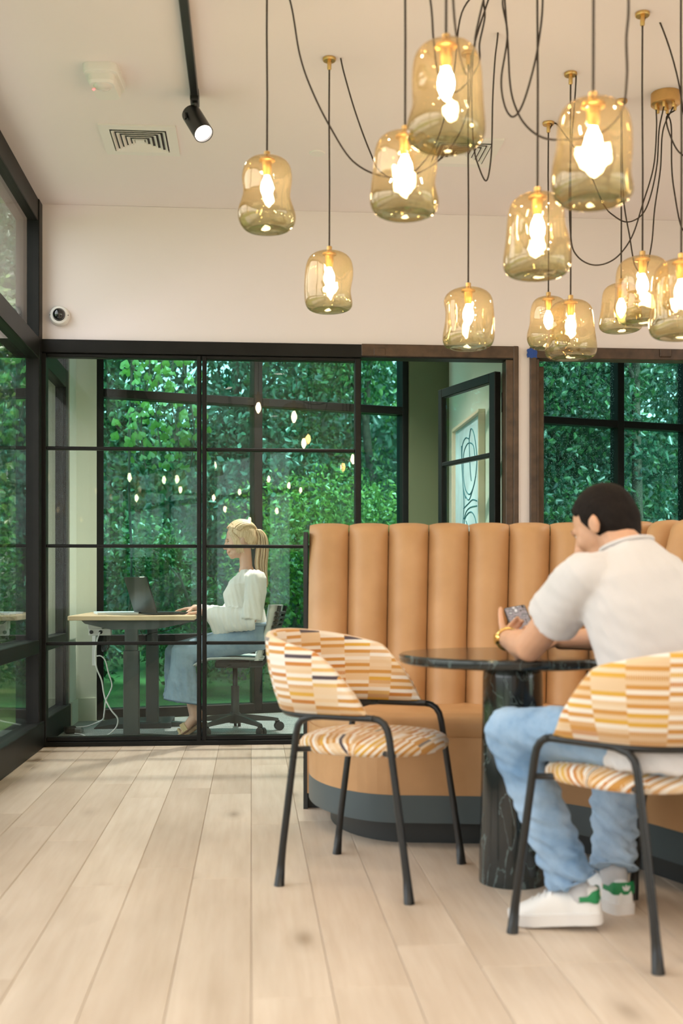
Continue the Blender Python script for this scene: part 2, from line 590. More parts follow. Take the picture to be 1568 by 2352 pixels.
# window_1: the glass wall on the left (local x runs along +Y of the room, local y points outwards = -X)
w1 = window('window_1', 'floor to ceiling glass wall in dark frames along the left side', (XL, YB, 0), R(90))
Lw = 7.76 - YB
def lx(Y): return Y - YB
D = 0.13
def barbox(root, name, a, b, m=None, mt=M_frame):
    return MB().bbox(a, b, 0.004).build(name, mt, root)
xs = [lx(v) for v in (YB+0.03, -2.6, -0.5, 1.6, 3.9)]
barbox(w1, 'top_rail', (0, 0, CEIL-0.13), (Lw, D, CEIL-0.001))
barbox(w1, 'transom', (0, -0.005, 2.27), (Lw, D, 2.392))
barbox(w1, 'rail', (0, -0.005, 0.555), (Lw, D, 0.635))
barbox(w1, 'bottom_rail', (0, -0.02, 0.0), (Lw, D, 0.155))
vert = xs + [lx(YW-0.02), lx(7.70)]
for i, x in enumerate(vert):
    hw = 0.075 if i == len(vert)-2 else 0.05
    barbox(w1, 'mullion', (x-hw, -0.006, 0.0), (x+hw, D, CEIL-0.002))
for i in range(len(vert)-1):
    for (za, zb) in ((0.155, 0.555), (0.635, 2.27), (2.392, CEIL-0.13)):
        MB().box((vert[i]+0.05, 0.030, za-0.01), (vert[i+1]-0.05, 0.040, zb+0.01)).build('pane', M_pane_left, w1)
        for (xa, xb2) in ((vert[i]+0.05, vert[i]+0.065), (vert[i+1]-0.065, vert[i+1]-0.05)):
            if i >= len(vert)-3:
                MB().box((xa, 0.012, za), (xb2, 0.030, zb)).build('glazing_bead', M_frame, w1)

# window_2: the glazed partition in front of the office
w2 = window('window_2', 'black steel glass partition of two columns of panes before the office', (0, YW, 0), 0)
xa0, xc0, xc1, xe0, xe1 = XY(96, YW), XY(452, YW), XY(474, YW), XY(815, YW), XY(829, YW)
X_D1 = XY(1160, YW)
PDp = 0.07
barbox(w2, 'head_rail', (XL, -0.02, 2.322), (X_J0, 0.09, HEAD))
barbox(w2, 'head_rail', (XL+0.03, 0.0, 2.30), (xe1, 0.06, 2.322))
barbox(w2, 'jamb', (xa0-0.03, -0.012, 0), (XY(106, YW), 0.075, 2.32))
barbox(w2, 'mullion', (xc0, -0.008, 0), ((xc0+xc1)/2-0.003, 0.06, 2.32))
barbox(w2, 'mullion', ((xc0+xc1)/2+0.003, -0.008, 0), (xc1, 0.06, 2.32))
barbox(w2, 'post', (xe0, -0.01, 0), (xe1, 0.08, 2.32))
barbox(w2, 'bottom_rail', (XL+0.02, -0.015, 0.0), (xe1, 0.08, 0.028))
barbox(w2, 'bottom_rail', (XL+0.03, 0.0, 0.028), (xe1, 0.06, 0.055))
zr = [ZY(280, 1030, YW), ZY(280, 1254, YW), ZY(280, 1478, YW)]
cols = [(XY(106, YW), xc0), (xc1, xe0)]
zz = [0.055] + sorted(zr) + [2.30]
for (ca, cb) in cols:
    for z in zr:
        barbox(w2, 'glazing_bar', (ca, 0.0, z-0.0095), (cb, 0.05, z+0.0095))
    for i in range(4):
        MB().box((ca-0.004, 0.022, zz[i]), (cb+0.004, 0.030, zz[i+1])).build('pane', M_pane_in, w2)
# door frame one
barbox(w2, 'door_jamb', (X_D1, -0.02, 0), (X_J0-0.025, 0.09, 2.322), mt=M_brown)
barbox(w2, 'door_jamb', (X_J0-0.028, -0.028, 0), (X_J0+0.004, 0.03, HEAD+0.004), mt=M_brown)
barbox(w2, 'door_head', (xe1, -0.024, 2.33), (X_J0, 0.03, HEAD+0.003), mt=M_brown)
barbox(w2, 'closer_bracket', (XY(857, YW), -0.03, ZY(870, 819, YW)), (XY(884, YW), 0.0, ZY(870, 801, YW)), mt=M_brown)

# door_1: open glazed leaf, hinged on the right
hinge = Vector((XY(1152, YW)-0.005, YW+0.09, 0))
free = PD(1012, 1345, 7.66); free.z = 0
dv = free - hinge
d1 = thing('door_1', 'open black framed glass door swung into the office', 'door', hinge, math.atan2(dv.y, dv.x), kind='structure')
DW = dv.length; DH = 2.27
for (a, b, nm) in (((0, -0.022, 0.01), (0.07, 0.022, DH), 'stile'), ((DW-0.05, -0.022, 0.01), (DW, 0.022, DH), 'stile'),
                   ((0.07, -0.022, DH-0.06), (DW-0.05, 0.022, DH), 'door_rail'), ((0.07, -0.022, 0.01), (DW-0.05, 0.022, 0.16), 'door_rail')):
    barbox(d1, nm, a, b)
for z in zr:
    barbox(d1, 'glazing_bar', (0.07, -0.02, z-0.014), (DW-0.05, 0.02, z+0.014))
dz = [0.16] + sorted(zr) + [DH-0.06]
for i in range(4):
    MB().box((0.068, -0.004, dz[i]), (DW-0.048, 0.004, dz[i+1])).build('pane', M_pane_in, d1)
for z in (0.3, 1.2, 2.08):
    MB().cyl((-0.012, -0.03, z-0.06), (-0.012, -0.03, z+0.06), 0.010, n=10).build('hinge', M_frame, d1, smooth=True)
hd = MB().tube([(DW-0.025, -0.022, 1.05), (DW-0.025, -0.07, 1.05), (DW-0.14, -0.07, 1.05)], 0.009, 8).build('handle', M_frame, d1, smooth=True)

# second doorway: brown frame and its leaf folded back
w5 = window('door_2', 'brown door frame of the next office right of the pier', (0, YW, 0), 0)
w5['category'] = 'door'
barbox(w5, 'door_jamb', (X_J1-0.004, -0.028, 0), (X_J1+0.035, 0.03, HEAD+0.004), mt=M_brown)
barbox(w5, 'door_jamb', (X_J1+0.03, -0.02, 0), (X_J1+0.052, 0.10, 2.33), mt=M_brown)
barbox(w5, 'door_head', (X_J1+0.03, -0.024, 2.335), (D2R+0.08, 0.09, HEAD+0.003), mt=M_brown)
barbox(w5, 'door_jamb', (D2R, -0.024, 0), (D2R+0.08, 0.09, 2.335), mt=M_brown)
barbox(w5, 'closer_bracket', (XY(1511, YW), -0.034, ZY(1525, 822, YW)), (XY(1538, YW), -0.02, ZY(1525, 804, YW)), mt=M_brown)
d2 = thing('door_3', 'brown glazed door leaf of the next office standing open edge on', 'door', (X_J1+0.085, YW+0.12, 0), math.atan2(0.965, 0.262), kind='structure')
for (a, b, nm) in (((0, -0.03, 0.01), (0.08, 0.022, 2.31), 'stile'), ((0.80, -0.022, 0.01), (0.86, 0.022, 2.31), 'stile'),
                   ((0.08, -0.022, 2.25), (0.80, 0.022, 2.31), 'door_rail'), ((0.08, -0.022, 0.01), (0.80, 0.022, 0.16), 'door_rail')):
    barbox(d2, nm, a, b, mt=M_brown)
MB().box((0.08, -0.004, 0.16), (0.80, 0.004, 2.25)).build('pane', M_pane_in, d2)

# window_3 / window_4: the facade, in facade coordinates (x along, y outwards)
TR0, TR1 = 2.285, 2.345
def facade(name, label, s0, s1, mull, pane, edge=0.05):
    w = window(name, label, F0, FT)
    barbox(w, 'frame', (s0, 0.0, 0), (s0+edge, 0.12, CEIL-0.001))
    barbox(w, 'frame', (s1-edge, 0.0, 0), (s1, 0.12, CEIL-0.001))
    barbox(w, 'bottom_rail', (s0+edge, 0.0, 0.0), (s1-edge, 0.12, 0.075))
    barbox(w, 'top_rail', (s0+edge, 0.0, CEIL-0.09), (s1-edge, 0.12, CEIL-0.001))
    ss = [s0+edge-0.0325] + mull + [s1-edge+0.0325]
    for m in mull:
        barbox(w, 'mullion', (m-0.0325, -0.003, 0.02), (m+0.0325, 0.115, CEIL-0.02))
    for i in range(len(ss)-1):
        a, b = ss[i]+0.0325, ss[i+1]-0.0325
        barbox(w, 'rail', (a, 0.0, 0.53), (b, 0.11, 0.60))
        barbox(w, 'transom', (a, 0.0, TR0), (b, 0.11, TR1))
        for (za, zb) in ((0.075, 0.53), (0.60, TR0), (TR1, CEIL-0.09)):
            MB().box((a-0.003, 0.055, za-0.003), (b+0.003, 0.065, zb+0.003)).build('pane', pane, w)
    return w
facade('window_3', 'tall office window in dark frames looking onto the greenery', S_P, S_GR0, [facS(593)], M_pane_out)
facade('window_4', 'rain specked window of the next office at the right edge', S_GR1+0.05, 6.25, [facS(1426), facS(1582)], M_pane_wet)

# rear wall behind the viewer, unseen window run added in the right wall to let in more daylight
o = MB().box((XL-0.1, YB-0.1, 0), (XR+0.1, YB, CEIL)).build('wall_rear', M_paint)
sup(o, 'plain warm white wall behind the viewer', 'wall', kind='structure')
w6 = window('added_window', 'added dark framed window run for daylight in the right wall beside the viewer', (XR+0.1, GY0, 0), R(90))
LG = GY1 - GY0
barbox(w6, 'top_rail', (0, 0, 2.88), (LG, 0.1, 2.95)); barbox(w6, 'bottom_rail', (0, 0, 0.0), (LG, 0.1, 0.12)); barbox(w6, 'transom', (0, 0, 2.27), (LG, 0.1, 2.35))
for i in range(6):
    x = LG*i/5
    barbox(w6, 'mullion', (max(0, x-0.04), -0.004, 0), (min(LG, x+0.04), 0.104, 2.949))
    if i < 5:
        for (za, zb) in ((0.12, 2.27), (2.35, 2.88)):
            MB().box((x+0.04, 0.05, za), (LG*(i+1)/5-0.04, 0.058, zb)).build('pane', M_pane_left, w6)

# ================================================================== BANQUETTE
def leather():
    t = NT('tan_leather')
    co = t.coord('Object')
    n = t.noise(co, 5, 4); f = t.noise(co, 420, 3)
    t.link(t.ramp(n.outputs['Fac'], [(0.3, (0.43, 0.235, 0.10)), (0.7, (0.525, 0.30, 0.14))]), t.b.inputs['Base Color'])
    t.b.inputs['Roughness'].default_value = 0.48
    t.b.inputs['Specular IOR Level'].default_value = 0.4
    t.bump(f.outputs['Fac'], 0.12, 0.001)
    return t.m
M_tan = leather()
M_slate = mat('slate_blue_laminate', (0.055, 0.078, 0.085), 0.4)
M_kick = mat('black_kick_plinth', (0.018, 0.022, 0.022), 0.45)

# plan paths in camera-aligned coordinates: a straight run, a bend, a second run towards the viewer
BL = -0.14
dA = Vector((1.0, -0.07)).normalized(); dB = Vector((0.42, -0.9)).normalized()
nA = Vector((dA.y, -dA.x)); nB = Vector((dB.y, -dB.x))       # pointing into the booth
if nA.y > 0: nA = -nA
if nB.x > 0: nB = -nB
PA = Vector((BL, 4.87)); PB = Vector((1.367, 4.548))
def line_x(p, d, q, e):
    k = (q - p); den = d.x*e.y - d.y*e.x
    return p + d*((k.x*e.y - k.y*e.x)/den)
def booth_path(off, rad, n_arc=14, lenB=1.35):
    """points of the wall line moved 'off' into the booth: (xc, zc), s"""
    a = PA + nA*off; a = a + dA*((BL - a.x)/dA.x); b = PB + nB*off
    c = line_x(a, dA, b, dB)
    ang = math.acos(max(-1, min(1, dA.dot(dB))))
    tl = rad*math.tan(ang/2)
    t0, t1 = c - dA*tl, c + dB*tl
    cen = t0 + nA*rad
    v0 = t0 - cen
    pts = [a]
    arc = []
    for k in range(n_arc+1):
        th = -ang*k/n_arc
        arc.append(cen + Vector((v0.x*math.cos(th)-v0.y*math.sin(th), v0.x*math.sin(th)+v0.y*math.cos(th))))
    return a, arc, t1 + dB*lenB
def resample(poly, n):
    L = [0]
    for i in range(1, len(poly)): L.append(L[-1] + (poly[i]-poly[i-1]).length)
    out = []
    for k in range(n+1):
        s = L[-1]*k/n
        i = 1
        while i < len(L)-1 and L[i] < s: i += 1
        t = (s-L[i-1])/max(1e-9, L[i]-L[i-1])
        out.append(poly[i-1].lerp(poly[i], t))
    return out
bq = thing('banquette', 'tan leather channel backed booth curving around the round table', 'booth seat', C(0.5, 4.5, 0), 0)
SEATZ = 0.475
BTOP = 1.213
CHW = 0.179
# channel boundaries at the top line and at the seat line
def bounds(off, rad):
    a, arc, e = booth_path(off, rad)
    return a, arc, e
topa, toparc, tope = bounds(0.0, 0.35)
bota, botarc, bote = bounds(0.30, 0.16)
nst = int(round((toparc[0]-topa).length / CHW))
def divide(a, arc, e, nst, narc, nend):
    pts = [a.lerp(arc[0], k/nst) for k in range(nst)]
    ar = resample(arc, narc)
    pts += ar[:-1]
    pts += [ar[-1].lerp(e, k/nend) for k in range(nend+1)]
    return pts
BT = divide(topa, toparc, tope, nst, 3, 8)
BB = divide(bota, botarc, bote, nst, 3, 8)
for i in range(len(BT)-1):
    t0, t1, b0, b1 = BT[i], BT[i+1], BB[i], BB[i+1]
    tn = (t1-t0).normalized(); nrm = Vector((tn.y, -tn.x))
    if nrm.dot(nA + nB) < 0: nrm = -nrm
    rows = []
    nu, nv = 10, 14
    prof = []
    for j in range(nv+1):
        prof.append((j/nv*0.95, 1.0))
    for k in range(1, 7):                                    # rolled top
        a = k/6*math.pi*0.72
        prof.append((0.95 + 0.05*math.sin(a), math.cos(a)*1.0))
    mb = MB()
    for (v, depth) in prof:
        row = []
        for u in range(nu+1):
            t = u/nu
            e = 0.0015/CHW
            tt = e + t*(1-2*e)
            pb = b0.lerp(b1, tt); pt = t0.lerp(t1, tt)
            p = pb.lerp(pt, min(v, 0.98))
            bulge = 0.066*(1-abs(2*t-1)**2.8)-0.014
            rr = 0.045
            if v <= 0.95:
                q = p + nrm*(0.004 + bulge)
                z = SEATZ - 0.03 + (BTOP-SEATZ+0.03)*v
            else:
                q = p + nrm*((0.004 + bulge + rr)*depth - rr*1.0)
                z = SEATZ-0.03 + (BTOP-SEATZ+0.03)*0.95 + (v-0.95)/0.05*rr*(0.80+0.20*(1-abs(2*t-1)**3))
            row.append(C(q.x, q.y, z))
        rows.append(row)
    mb.grid(rows)
    mb.build('channel', M_tan, bq, smooth=True, world=True)
# shell behind the channels (dark back panel) and its end edge
def strip(ptsA, ptsB, z0, z1):
    """closed wall between two plan polylines"""
    m = MB(); n = len(ptsA)
    rings = [[C(a.x, a.y, z0), C(b.x, b.y, z0), C(b.x, b.y, z1), C(a.x, a.y, z1)] for a, b in zip(ptsA, ptsB)]
    m.loft(rings)
    return m
sA = divide(*bounds(-0.085, 0.44), nst, 4, 4); sB = divide(*bounds(-0.045, 0.40), nst, 4, 4)
strip(sA, sB, 0.0, BTOP-0.03).build('back_panel', M_kick, bq, world=True)
# wedge core between panel and channels
sC = divide(*bounds(-0.045, 0.40), nst, 4, 4)
sI = divide(*bounds(0.235, 0.19), nst, 4, 4)
sT = divide(*bounds(-0.035, 0.38), nst, 4, 4)
m = MB()
m.loft([[C(a.x, a.y, 0.1), C(b.x, b.y, 0.1), C(b.x, b.y, SEATZ), C(c.x, c.y, BTOP-0.05), C(a.x, a.y, BTOP-0.05)] for a, b, c in zip(sC, sI, sT)])
m.build('back_core', M_tan, bq, world=True)
# end panel, the dark edge at the left
ea = booth_path(-0.085, 0.44)[0]; eb = booth_path(0.03, 0.35)[0]
MB().prism([tuple(C(BL-0.022, ea.y, 0)[:2]), tuple(C(BL-0.004, ea.y, 0)[:2]), tuple(C(BL-0.004, eb.y-0.03, 0)[:2]), tuple(C(BL-0.022, eb.y-0.03, 0)[:2])], 0, BTOP-0.035).build('end_panel', M_kick, bq, world=True)
MB().prism([tuple(C(BL-0.01, ea.y, 0)[:2]), tuple(C(BL+0.09, ea.y, 0)[:2]), tuple(C(BL+0.09, eb.y+0.0, 0)[:2]), tuple(C(BL-0.01, eb.y, 0)[:2])], 0, 0.3).build('end_foot', M_kick, bq, world=True)

def seat_outline(off, rad, inset=0.0):
    """closed plan outline of the seat: rounded left end, front, bend, second run, then back"""
    a, arc, e = booth_path(off, rad, lenB=1.2)
    back = booth_path(0.2, 0.2, lenB=1.3)
    ex0 = BL + 0.005 + inset
    zf = a.y
    pts = []
    ax, bx = 0.34 - inset*0.6, back[0].y - zf
    x_c = ex0 + ax
    # walk the quarter ellipse from the back wall to the front line
    for k in range(0, 15):
        th = math.pi/2*k/14
        x = x_c - ax*math.cos(th)
        zline = a.y + (x - a.x)*dA.y/dA.x
        z = back[0].y - (back[0].y - zline)*math.sin(th)
        pts.append(Vector((x, z)))
    pts += arc
    pts.append(e)
    pts.append(back[2])
    pts += back[1][::-1]
    return pts
def outline_prism(pts, z0, z1, name, mt, crown=0.0):
    m = MB()
    m.prism([tuple(C(p.x, p.y, 0)[:2]) for p in pts], z0, z1)
    return m.build(name, mt, bq, world=True)
so = seat_outline(0.74, 0.55)
# upholstered base front, seat cushion with a rolled edge
outline_prism(so, 0.19, 0.40, 'seat_base', M_tan)
def rolled(pts, z0, z1, r, name):
    m = MB(); n = len(pts)
    cen = sum(pts, Vector((0, 0)))/n
    rings = []
    for (ins, z) in ((0.004, z0), (0.0, z0+0.01), (0.0, z1-r), (r*0.3, z1-r*0.3), (r, z1), (r*2.2, z1+0.006)):
        ring = []
        for i in range(n):
            p0, p1, p2 = pts[i-1], pts[i], pts[(i+1) % n]
            t = (p2-p0); t = t.normalized() if t.length > 1e-9 else Vector((1, 0))
            nn = Vector((-t.y, t.x))
            if nn.dot(Vector((0.75, 4.45)) - p1) < 0 and False: nn = -nn
            q = p1 + nn*ins*SGN
            ring.append(C(q.x, q.y, z))
        rings.append(ring)
    m.loft(rings)
    return m
def area2(p): return sum(p[i-1].x*p[i].y - p[i].x*p[i-1].y for i in range(len(p)))
SGN = 1.0 if area2(so) > 0 else -1.0
o = rolled(so, 0.40, SEATZ, 0.03, 'seat_cushion').build('seat_cushion', M_tan, bq, world=True); autosmooth(o, 50)
o = outline_prism(seat_outline(0.742, 0.55), 0.09, 0.19, 'base_band', M_slate); autosmooth(o, 30)
o = outline_prism(seat_outline(0.655, 0.48, 0.09), 0.0, 0.09, 'plinth', M_kick); autosmooth(o, 30)

# ================================================================== ROUND TABLE
def marble():
    t = NT('black_green_marble')
    co = t.coord('Object')
    n = t.noise(co, 2.5, 6, 0.6)
    wv = t.node('ShaderNodeTexNoise'); wv.inputs['Scale'].default_value = 7; wv.inputs['Detail'].default_value = 8; wv.inputs['Distortion'].default_value = 2.2
    t.link(t.mapping(co, (1.2, 1.2, 0.45)), wv.inputs['Vector'])
    vein = t.ramp(wv.outputs['Fac'], [(0.0, (0, 0, 0)), (0.485, (0, 0, 0)), (0.5, (1, 1, 1)), (0.515, (0, 0, 0)), (1, (0, 0, 0))])
    base = t.ramp(n.outputs['Fac'], [(0.3, (0.006, 0.008, 0.008)), (0.7, (0.016, 0.024, 0.024))])
    m = t.node('ShaderNodeMix', data_type='RGBA')
    t.link(t.math('MULTIPLY', vein, 0.55), m.inputs[0]); t.link(base, m.inputs[6]); m.inputs[7].default_value = (0.22, 0.30, 0.29, 1)
    t.link(m.outputs[2], t.b.inputs['Base Color'])
    t.b.inputs['Roughness'].default_value = 0.16
    t.b.inputs['Coat Weight'].default_value = 0.3
    t.b.inputs['Coat Roughness'].default_value = 0.08
    return t.m
M_marble = marble()
TC = (0.55, 3.64); TR = 0.366; TZ = 0.732
tb = thing('round_table', 'round black marble table with a tapered pedestal inside the booth', 'table', C(TC[0], TC[1], 0), 0)
top = MB().lathe([(0.0, TZ), (TR-0.008, TZ), (TR-0.001, TZ-0.006), (TR, TZ-0.014), (TR-0.004, TZ-0.026), (TR-0.02, TZ-0.032), (0.0, TZ-0.032)], 72).build('table_top', M_marble, tb)
autosmooth(top, 35)
ped = MB().lathe([(0.0, 0.70), (0.085, 0.70), (0.094, 0.685), (0.0955, 0.66), (0.1005, 0.35), (0.1085, 0.012), (0.1075, 0.0), (0.0, 0.0)], 48).build('pedestal', M_marble, tb)
autosmooth(ped, 35)
MB().lathe([(0.0, 0.702), (0.1, 0.702), (0.1, 0.6985), (0.0, 0.6985)], 32).build('mounting_plate', M_black, tb)

# ================================================================== DINING CHAIRS
def stripe_fabric():
    t = NT('striped_ochre_fabric')
    uv = t.node('ShaderNodeUVMap').outputs[0]
    sp = t.node('ShaderNodeSeparateXYZ'); t.link(uv, sp.inputs[0])
    u, v = sp.outputs[0], sp.outputs[1]
    col = t.math('FLOOR', t.math('DIVIDE', u, 0.08))
    wn = t.node('ShaderNodeTexWhiteNoise', noise_dimensions='1D'); t.link(col, wn.inputs['W'])
    vv = t.math('ADD', t.math('DIVIDE', v, 0.0118), t.math('MULTIPLY', wn.outputs['Value'], 9.0))
    row = t.math('FLOOR', vv)
    cb = t.node('ShaderNodeCombineXYZ'); t.link(col, cb.inputs[0]); t.link(row, cb.inputs[1])
    w2 = t.node('ShaderNodeTexWhiteNoise', noise_dimensions='2D'); t.link(cb.outputs[0], w2.inputs['Vector'])
    W1 = (0.78, 0.70, 0.60); W2 = (0.80, 0.74, 0.66); T = (0.70, 0.50, 0.30); O = (0.56, 0.27, 0.06); Mu = (0.64, 0.36, 0.05); Or = (0.52, 0.20, 0.035); N = (0.07, 0.05, 0.06)
    ca = t.ramp(w2.outputs['Value'], [(0.0, W1), (0.35, T), (0.52, W2), (0.78, (0.72, 0.56, 0.38)), (0.93, O)], 'CONSTANT')
    cb_ = t.ramp(w2.outputs['Value'], [(0.0, O), (0.30, Mu), (0.45, T), (0.60, O), (0.76, Or), (0.88, W1), (0.945, N)], 'CONSTANT')
    par = t.math('MODULO', t.math('ABSOLUTE', row), 2.0)
    mxp = t.node('ShaderNodeMix', data_type='RGBA'); t.link(par, mxp.inputs[0]); t.link(ca, mxp.inputs[6]); t.link(cb_, mxp.inputs[7])
    c = mxp.outputs[2]
    # woven ribs inside some blocks
    wv = t.math('SINE', t.math('MULTIPLY', u, 1500.0))
    w3 = t.node('ShaderNodeTexWhiteNoise', noise_dimensions='2D'); t.link(t.mapping(cb.outputs[0], (1, 1, 1), loc=(7.3, 3.1, 0)), w3.inputs['Vector'])
    rib = t.math('MULTIPLY', t.math('GREATER_THAN', wv, 0.2), t.math('GREATER_THAN', w3.outputs['Value'], 0.72))
    m = t.node('ShaderNodeMix', data_type='RGBA'); t.link(t.math('MULTIPLY', rib, 0.45), m.inputs[0]); t.link(c, m.inputs[6]); m.inputs[7].default_value = (0.8, 0.7, 0.55, 1)
    t.link(m.outputs[2], t.b.inputs['Base Color'])
    t.b.inputs['Roughness'].default_value = 0.85
    t.b.inputs['Sheen Weight'].default_value = 0.2
    fr = t.math('FRACT', vv)
    t.bump(t.math('ABSOLUTE', t.math('SUBTRACT', fr, 0.5)), 0.12, 0.002)
    return t.m
M_stripe = stripe_fabric()

RAILZ = 0.545
def make_dining_chair(label, loc, rz, group):
    ch = thing('dining_chair', label, 'chair', loc, rz, group)
    # rail in plan: U open towards +x (the sitter's front)
    def rail_pt(t):                       # t in [-1, 1] from front right round the back to front left
        a = t*1.0
        if abs(a) > 0.45:
            k = (abs(a)-0.45)/0.55
            return Vector((-0.06 + 0.18*k, math.copysign(0.245 + 0.005*k, a)))
        th = a/0.45*math.pi/2
        return Vector((-0.06 - 0.205*math.cos(th)**0.9 if math.cos(th) > 0 else -0.06, 0.245*math.sin(th)))
    ts = [-1 + 2*k/60 for k in range(61)]
    rp = [rail_pt(t) for t in ts]
    # rail continues down into the front legs
    rail = [Vector((p.x, p.y, RAILZ)) for p in rp]
    MB().tube(rail, 0.011, 10).build('back_rail', M_black, ch, smooth=True)
    for sy in (-1, 1):
        top = Vector((0.115, sy*0.25, RAILZ))
        pts = [top, Vector((0.135, sy*0.2505, RAILZ-0.003)), Vector((0.153, sy*0.251, RAILZ-0.014)), Vector((0.165, sy*0.252, RAILZ-0.032)), Vector((0.172, sy*0.253, RAILZ-0.06)),
               Vector((0.224, sy*0.263, 0.13)), Vector((0.232, sy*0.2645, 0.075)), Vector((0.240, sy*0.266, 0.0))]
        MB().tube(pts, [0.011, 0.011, 0.011, 0.011, 0.011, 0.0115, 0.0125, 0.0165], 12).build('leg', M_black, ch, smooth=True)
        pts = [Vector((-0.055, sy*0.245, RAILZ)), Vector((-0.09, sy*0.243, RAILZ-0.003)), Vector((-0.125, sy*0.238, RAILZ-0.014)), Vector((-0.140, sy*0.235, RAILZ-0.032)), Vector((-0.148, sy*0.233, RAILZ-0.06)),
               Vector((-0.195, sy*0.232, 0.13)), Vector((-0.201, sy*0.232, 0.075)), Vector((-0.208, sy*0.232, 0.0))]
        MB().tube(pts, [0.011, 0.011, 0.011, 0.011, 0.011, 0.0115, 0.0125, 0.0165], 12).build('leg', M_black, ch, smooth=True)
        MB().tube([(-0.158, sy*0.232, 0.435), (-0.10, sy*0.19, 0.435)], 0.009, 8).build('seat_support', M_black, ch, smooth=True)
        MB().tube([(0.186, sy*0.255, 0.435), (0.13, sy*0.2, 0.435)], 0.009, 8).build('seat_support', M_black, ch, smooth=True)
    # seat: domed rounded disc
    n = 56
    def seat_r(a):
        c, s = math.cos(a), math.sin(a)
        return 1/((abs(c)/0.235)**2.5 + (abs(s)/0.232)**2.5)**(1/2.5)
    prof = [(0.0, 0.482), (0.35, 0.4815), (0.65, 0.478), (0.85, 0.470), (0.95, 0.460), (0.995, 0.446), (1.0, 0.434), (0.97, 0.424), (0.9, 0.420), (0.0, 0.418)]
    m = MB(); uv = []
    rows = []
    for (f, z) in prof:
        row = []
        for k in range(n):
            a = 2*math.pi*k/n
            r = seat_r(a)*f
            row.append((0.025 + r*math.cos(a), r*math.sin(a), z))
            uv.append((r*math.sin(a)+0.3 + (z-0.48)*0.1, r*math.cos(a)+1.3 - (z - 0.48)*(1.0 if math.cos(a) > 0 else -1.0)))
        rows.append(row)
    m.grid(rows, close_v=True)
    o = m.build('seat', M_stripe, ch, smooth=True, uv=uv)
    # backrest: a wrapped shell, high at the back, falling to the rail at the front
    T = 0.93
    nb = 64
    P = []; uv = []
    L = 0.0
    prev = None
    for k in range(nb+1):
        t = -T + 2*T*k/nb
        p = rail_pt(t)
        if prev is not None: L += (p-prev).length
        prev = p.copy()
        d = rail_pt(min(1, t+0.01)) - rail_pt(max(-1, t-0.01))
        nn = Vector((d.y, -d.x)).normalized()
        if nn.dot(p - Vector((0.02, 0))) < 0: nn = -nn
        w = abs(t)/T
        h = 0.252*max(0.0, math.cos(w*math.pi/2))**0.8
        h = max(h, 0.006)
        th = 0.017*min(1, (1-w)*6+0.25)
        loop = []
        sec = [(-1, 0.0), (-1, 0.25), (-1, 0.5), (-1, 0.75), (-1, 0.93), (-0.6, 0.985), (0, 1.0), (0.6, 0.985), (1, 0.93), (1, 0.75), (1, 0.5), (1, 0.25), (1, 0.0)]
        for (sd, f) in sec:
            lean = 0.05*f*h/0.25 + 0.012*math.sin(f*math.pi)
            q = p + nn*(lean + sd*th)
            loop.append(Vector((q.x, q.y, RAILZ + 0.008 + h*f)))
            uv.append((L + (3.0 if sd < 0 else 0.0), h*f + 0.5))
        P.append(loop)
    m = MB(); m.grid(P, close_v=True)
    m.f.append(tuple(range(len(sec)))[::-1]); m.f.append(tuple(nb*len(sec)+i for i in range(len(sec))))
    m.build('backrest', M_stripe, ch, smooth=True, uv=uv)
    return ch

def chair_at(xc, zc, fx, fz):
    """plan placement: centre and facing, camera-aligned"""
    p = C(xc, zc, 0)
    f = C(fx, fz, 0)
    return p, math.atan2(f.y, f.x)
p, rz = chair_at(0.085, 3.715, 0.92, -0.39)
make_dining_chair('empty striped dining chair with black legs left of the round table', p, rz, 'striped dining chairs')
p, rz = chair_at(0.825, 3.075, -0.626, 0.78)
make_dining_chair('striped dining chair under the man in the white t-shirt', p, rz, 'striped dining chairs')

# ================================================================== CEILING FITTINGS
# track with spot head
tx = PZ(447, 210, CEIL).x
tr = thing('track_light', 'black ceiling track light with one lit cylindrical spot head', 'light', (tx, 5.15, CEIL), 0)
MB().bbox((-0.018, -5.6, -0.036), (0.018, 0.04, -0.0005), 0.003).build('track', M_black, tr)
MB().bbox((-0.020, 0.0, -0.055), (0.020, 0.09, -0.0005), 0.004).build('track_adapter', M_black, tr)
def spot_head(root, base, aim, on=True):
    """base = point under the track (root-local), aim = direction of the beam"""
    a = Vector(aim).normalized()
    base = Vector(base)
    MB().cyl(base, base + Vector((0, 0, -0.05)), 0.012, n=12).build('stem', M_black, root, smooth=True)
    c = base + Vector((0, 0, -0.075))
    p, q = c - a*0.05, c + a*0.115
    arm = MB().tube([base + Vector((0, 0, -0.045)), c + a.cross(Vector((0, 0, 1))).normalized()*0.052 + Vector((0, 0, 0.01)), c + a.cross(Vector((0, 0, 1))).normalized()*0.052 + a*0.02], 0.008, 8)
    arm.build('yoke', M_black, root, smooth=True)
    rot = a.to_track_quat('Z', 'Y').to_matrix().to_4x4()
    m4 = Matrix.Translation(p) @ rot
    L = (q-p).length
    b = MB().lathe([(0.0, 0.0), (0.040, 0.0), (0.045, 0.006), (0.045, L), (0.0405, L), (0.0395, L-0.012)], 28, m4).build('lamp_body', M_black, root)
    autosmooth(b, 30)
    MB().lathe([(0.0395, L-0.012), (0.0, L-0.010)], 28, m4).build('lens', M_lens, root, smooth=True)
    return q
M_lens = mat('lit_lamp_lens', (1, 1, 1), 0.4, emit=(1.0, 0.88, 0.78), es=14.0)
WARM = (1.0, 0.89, 0.80)
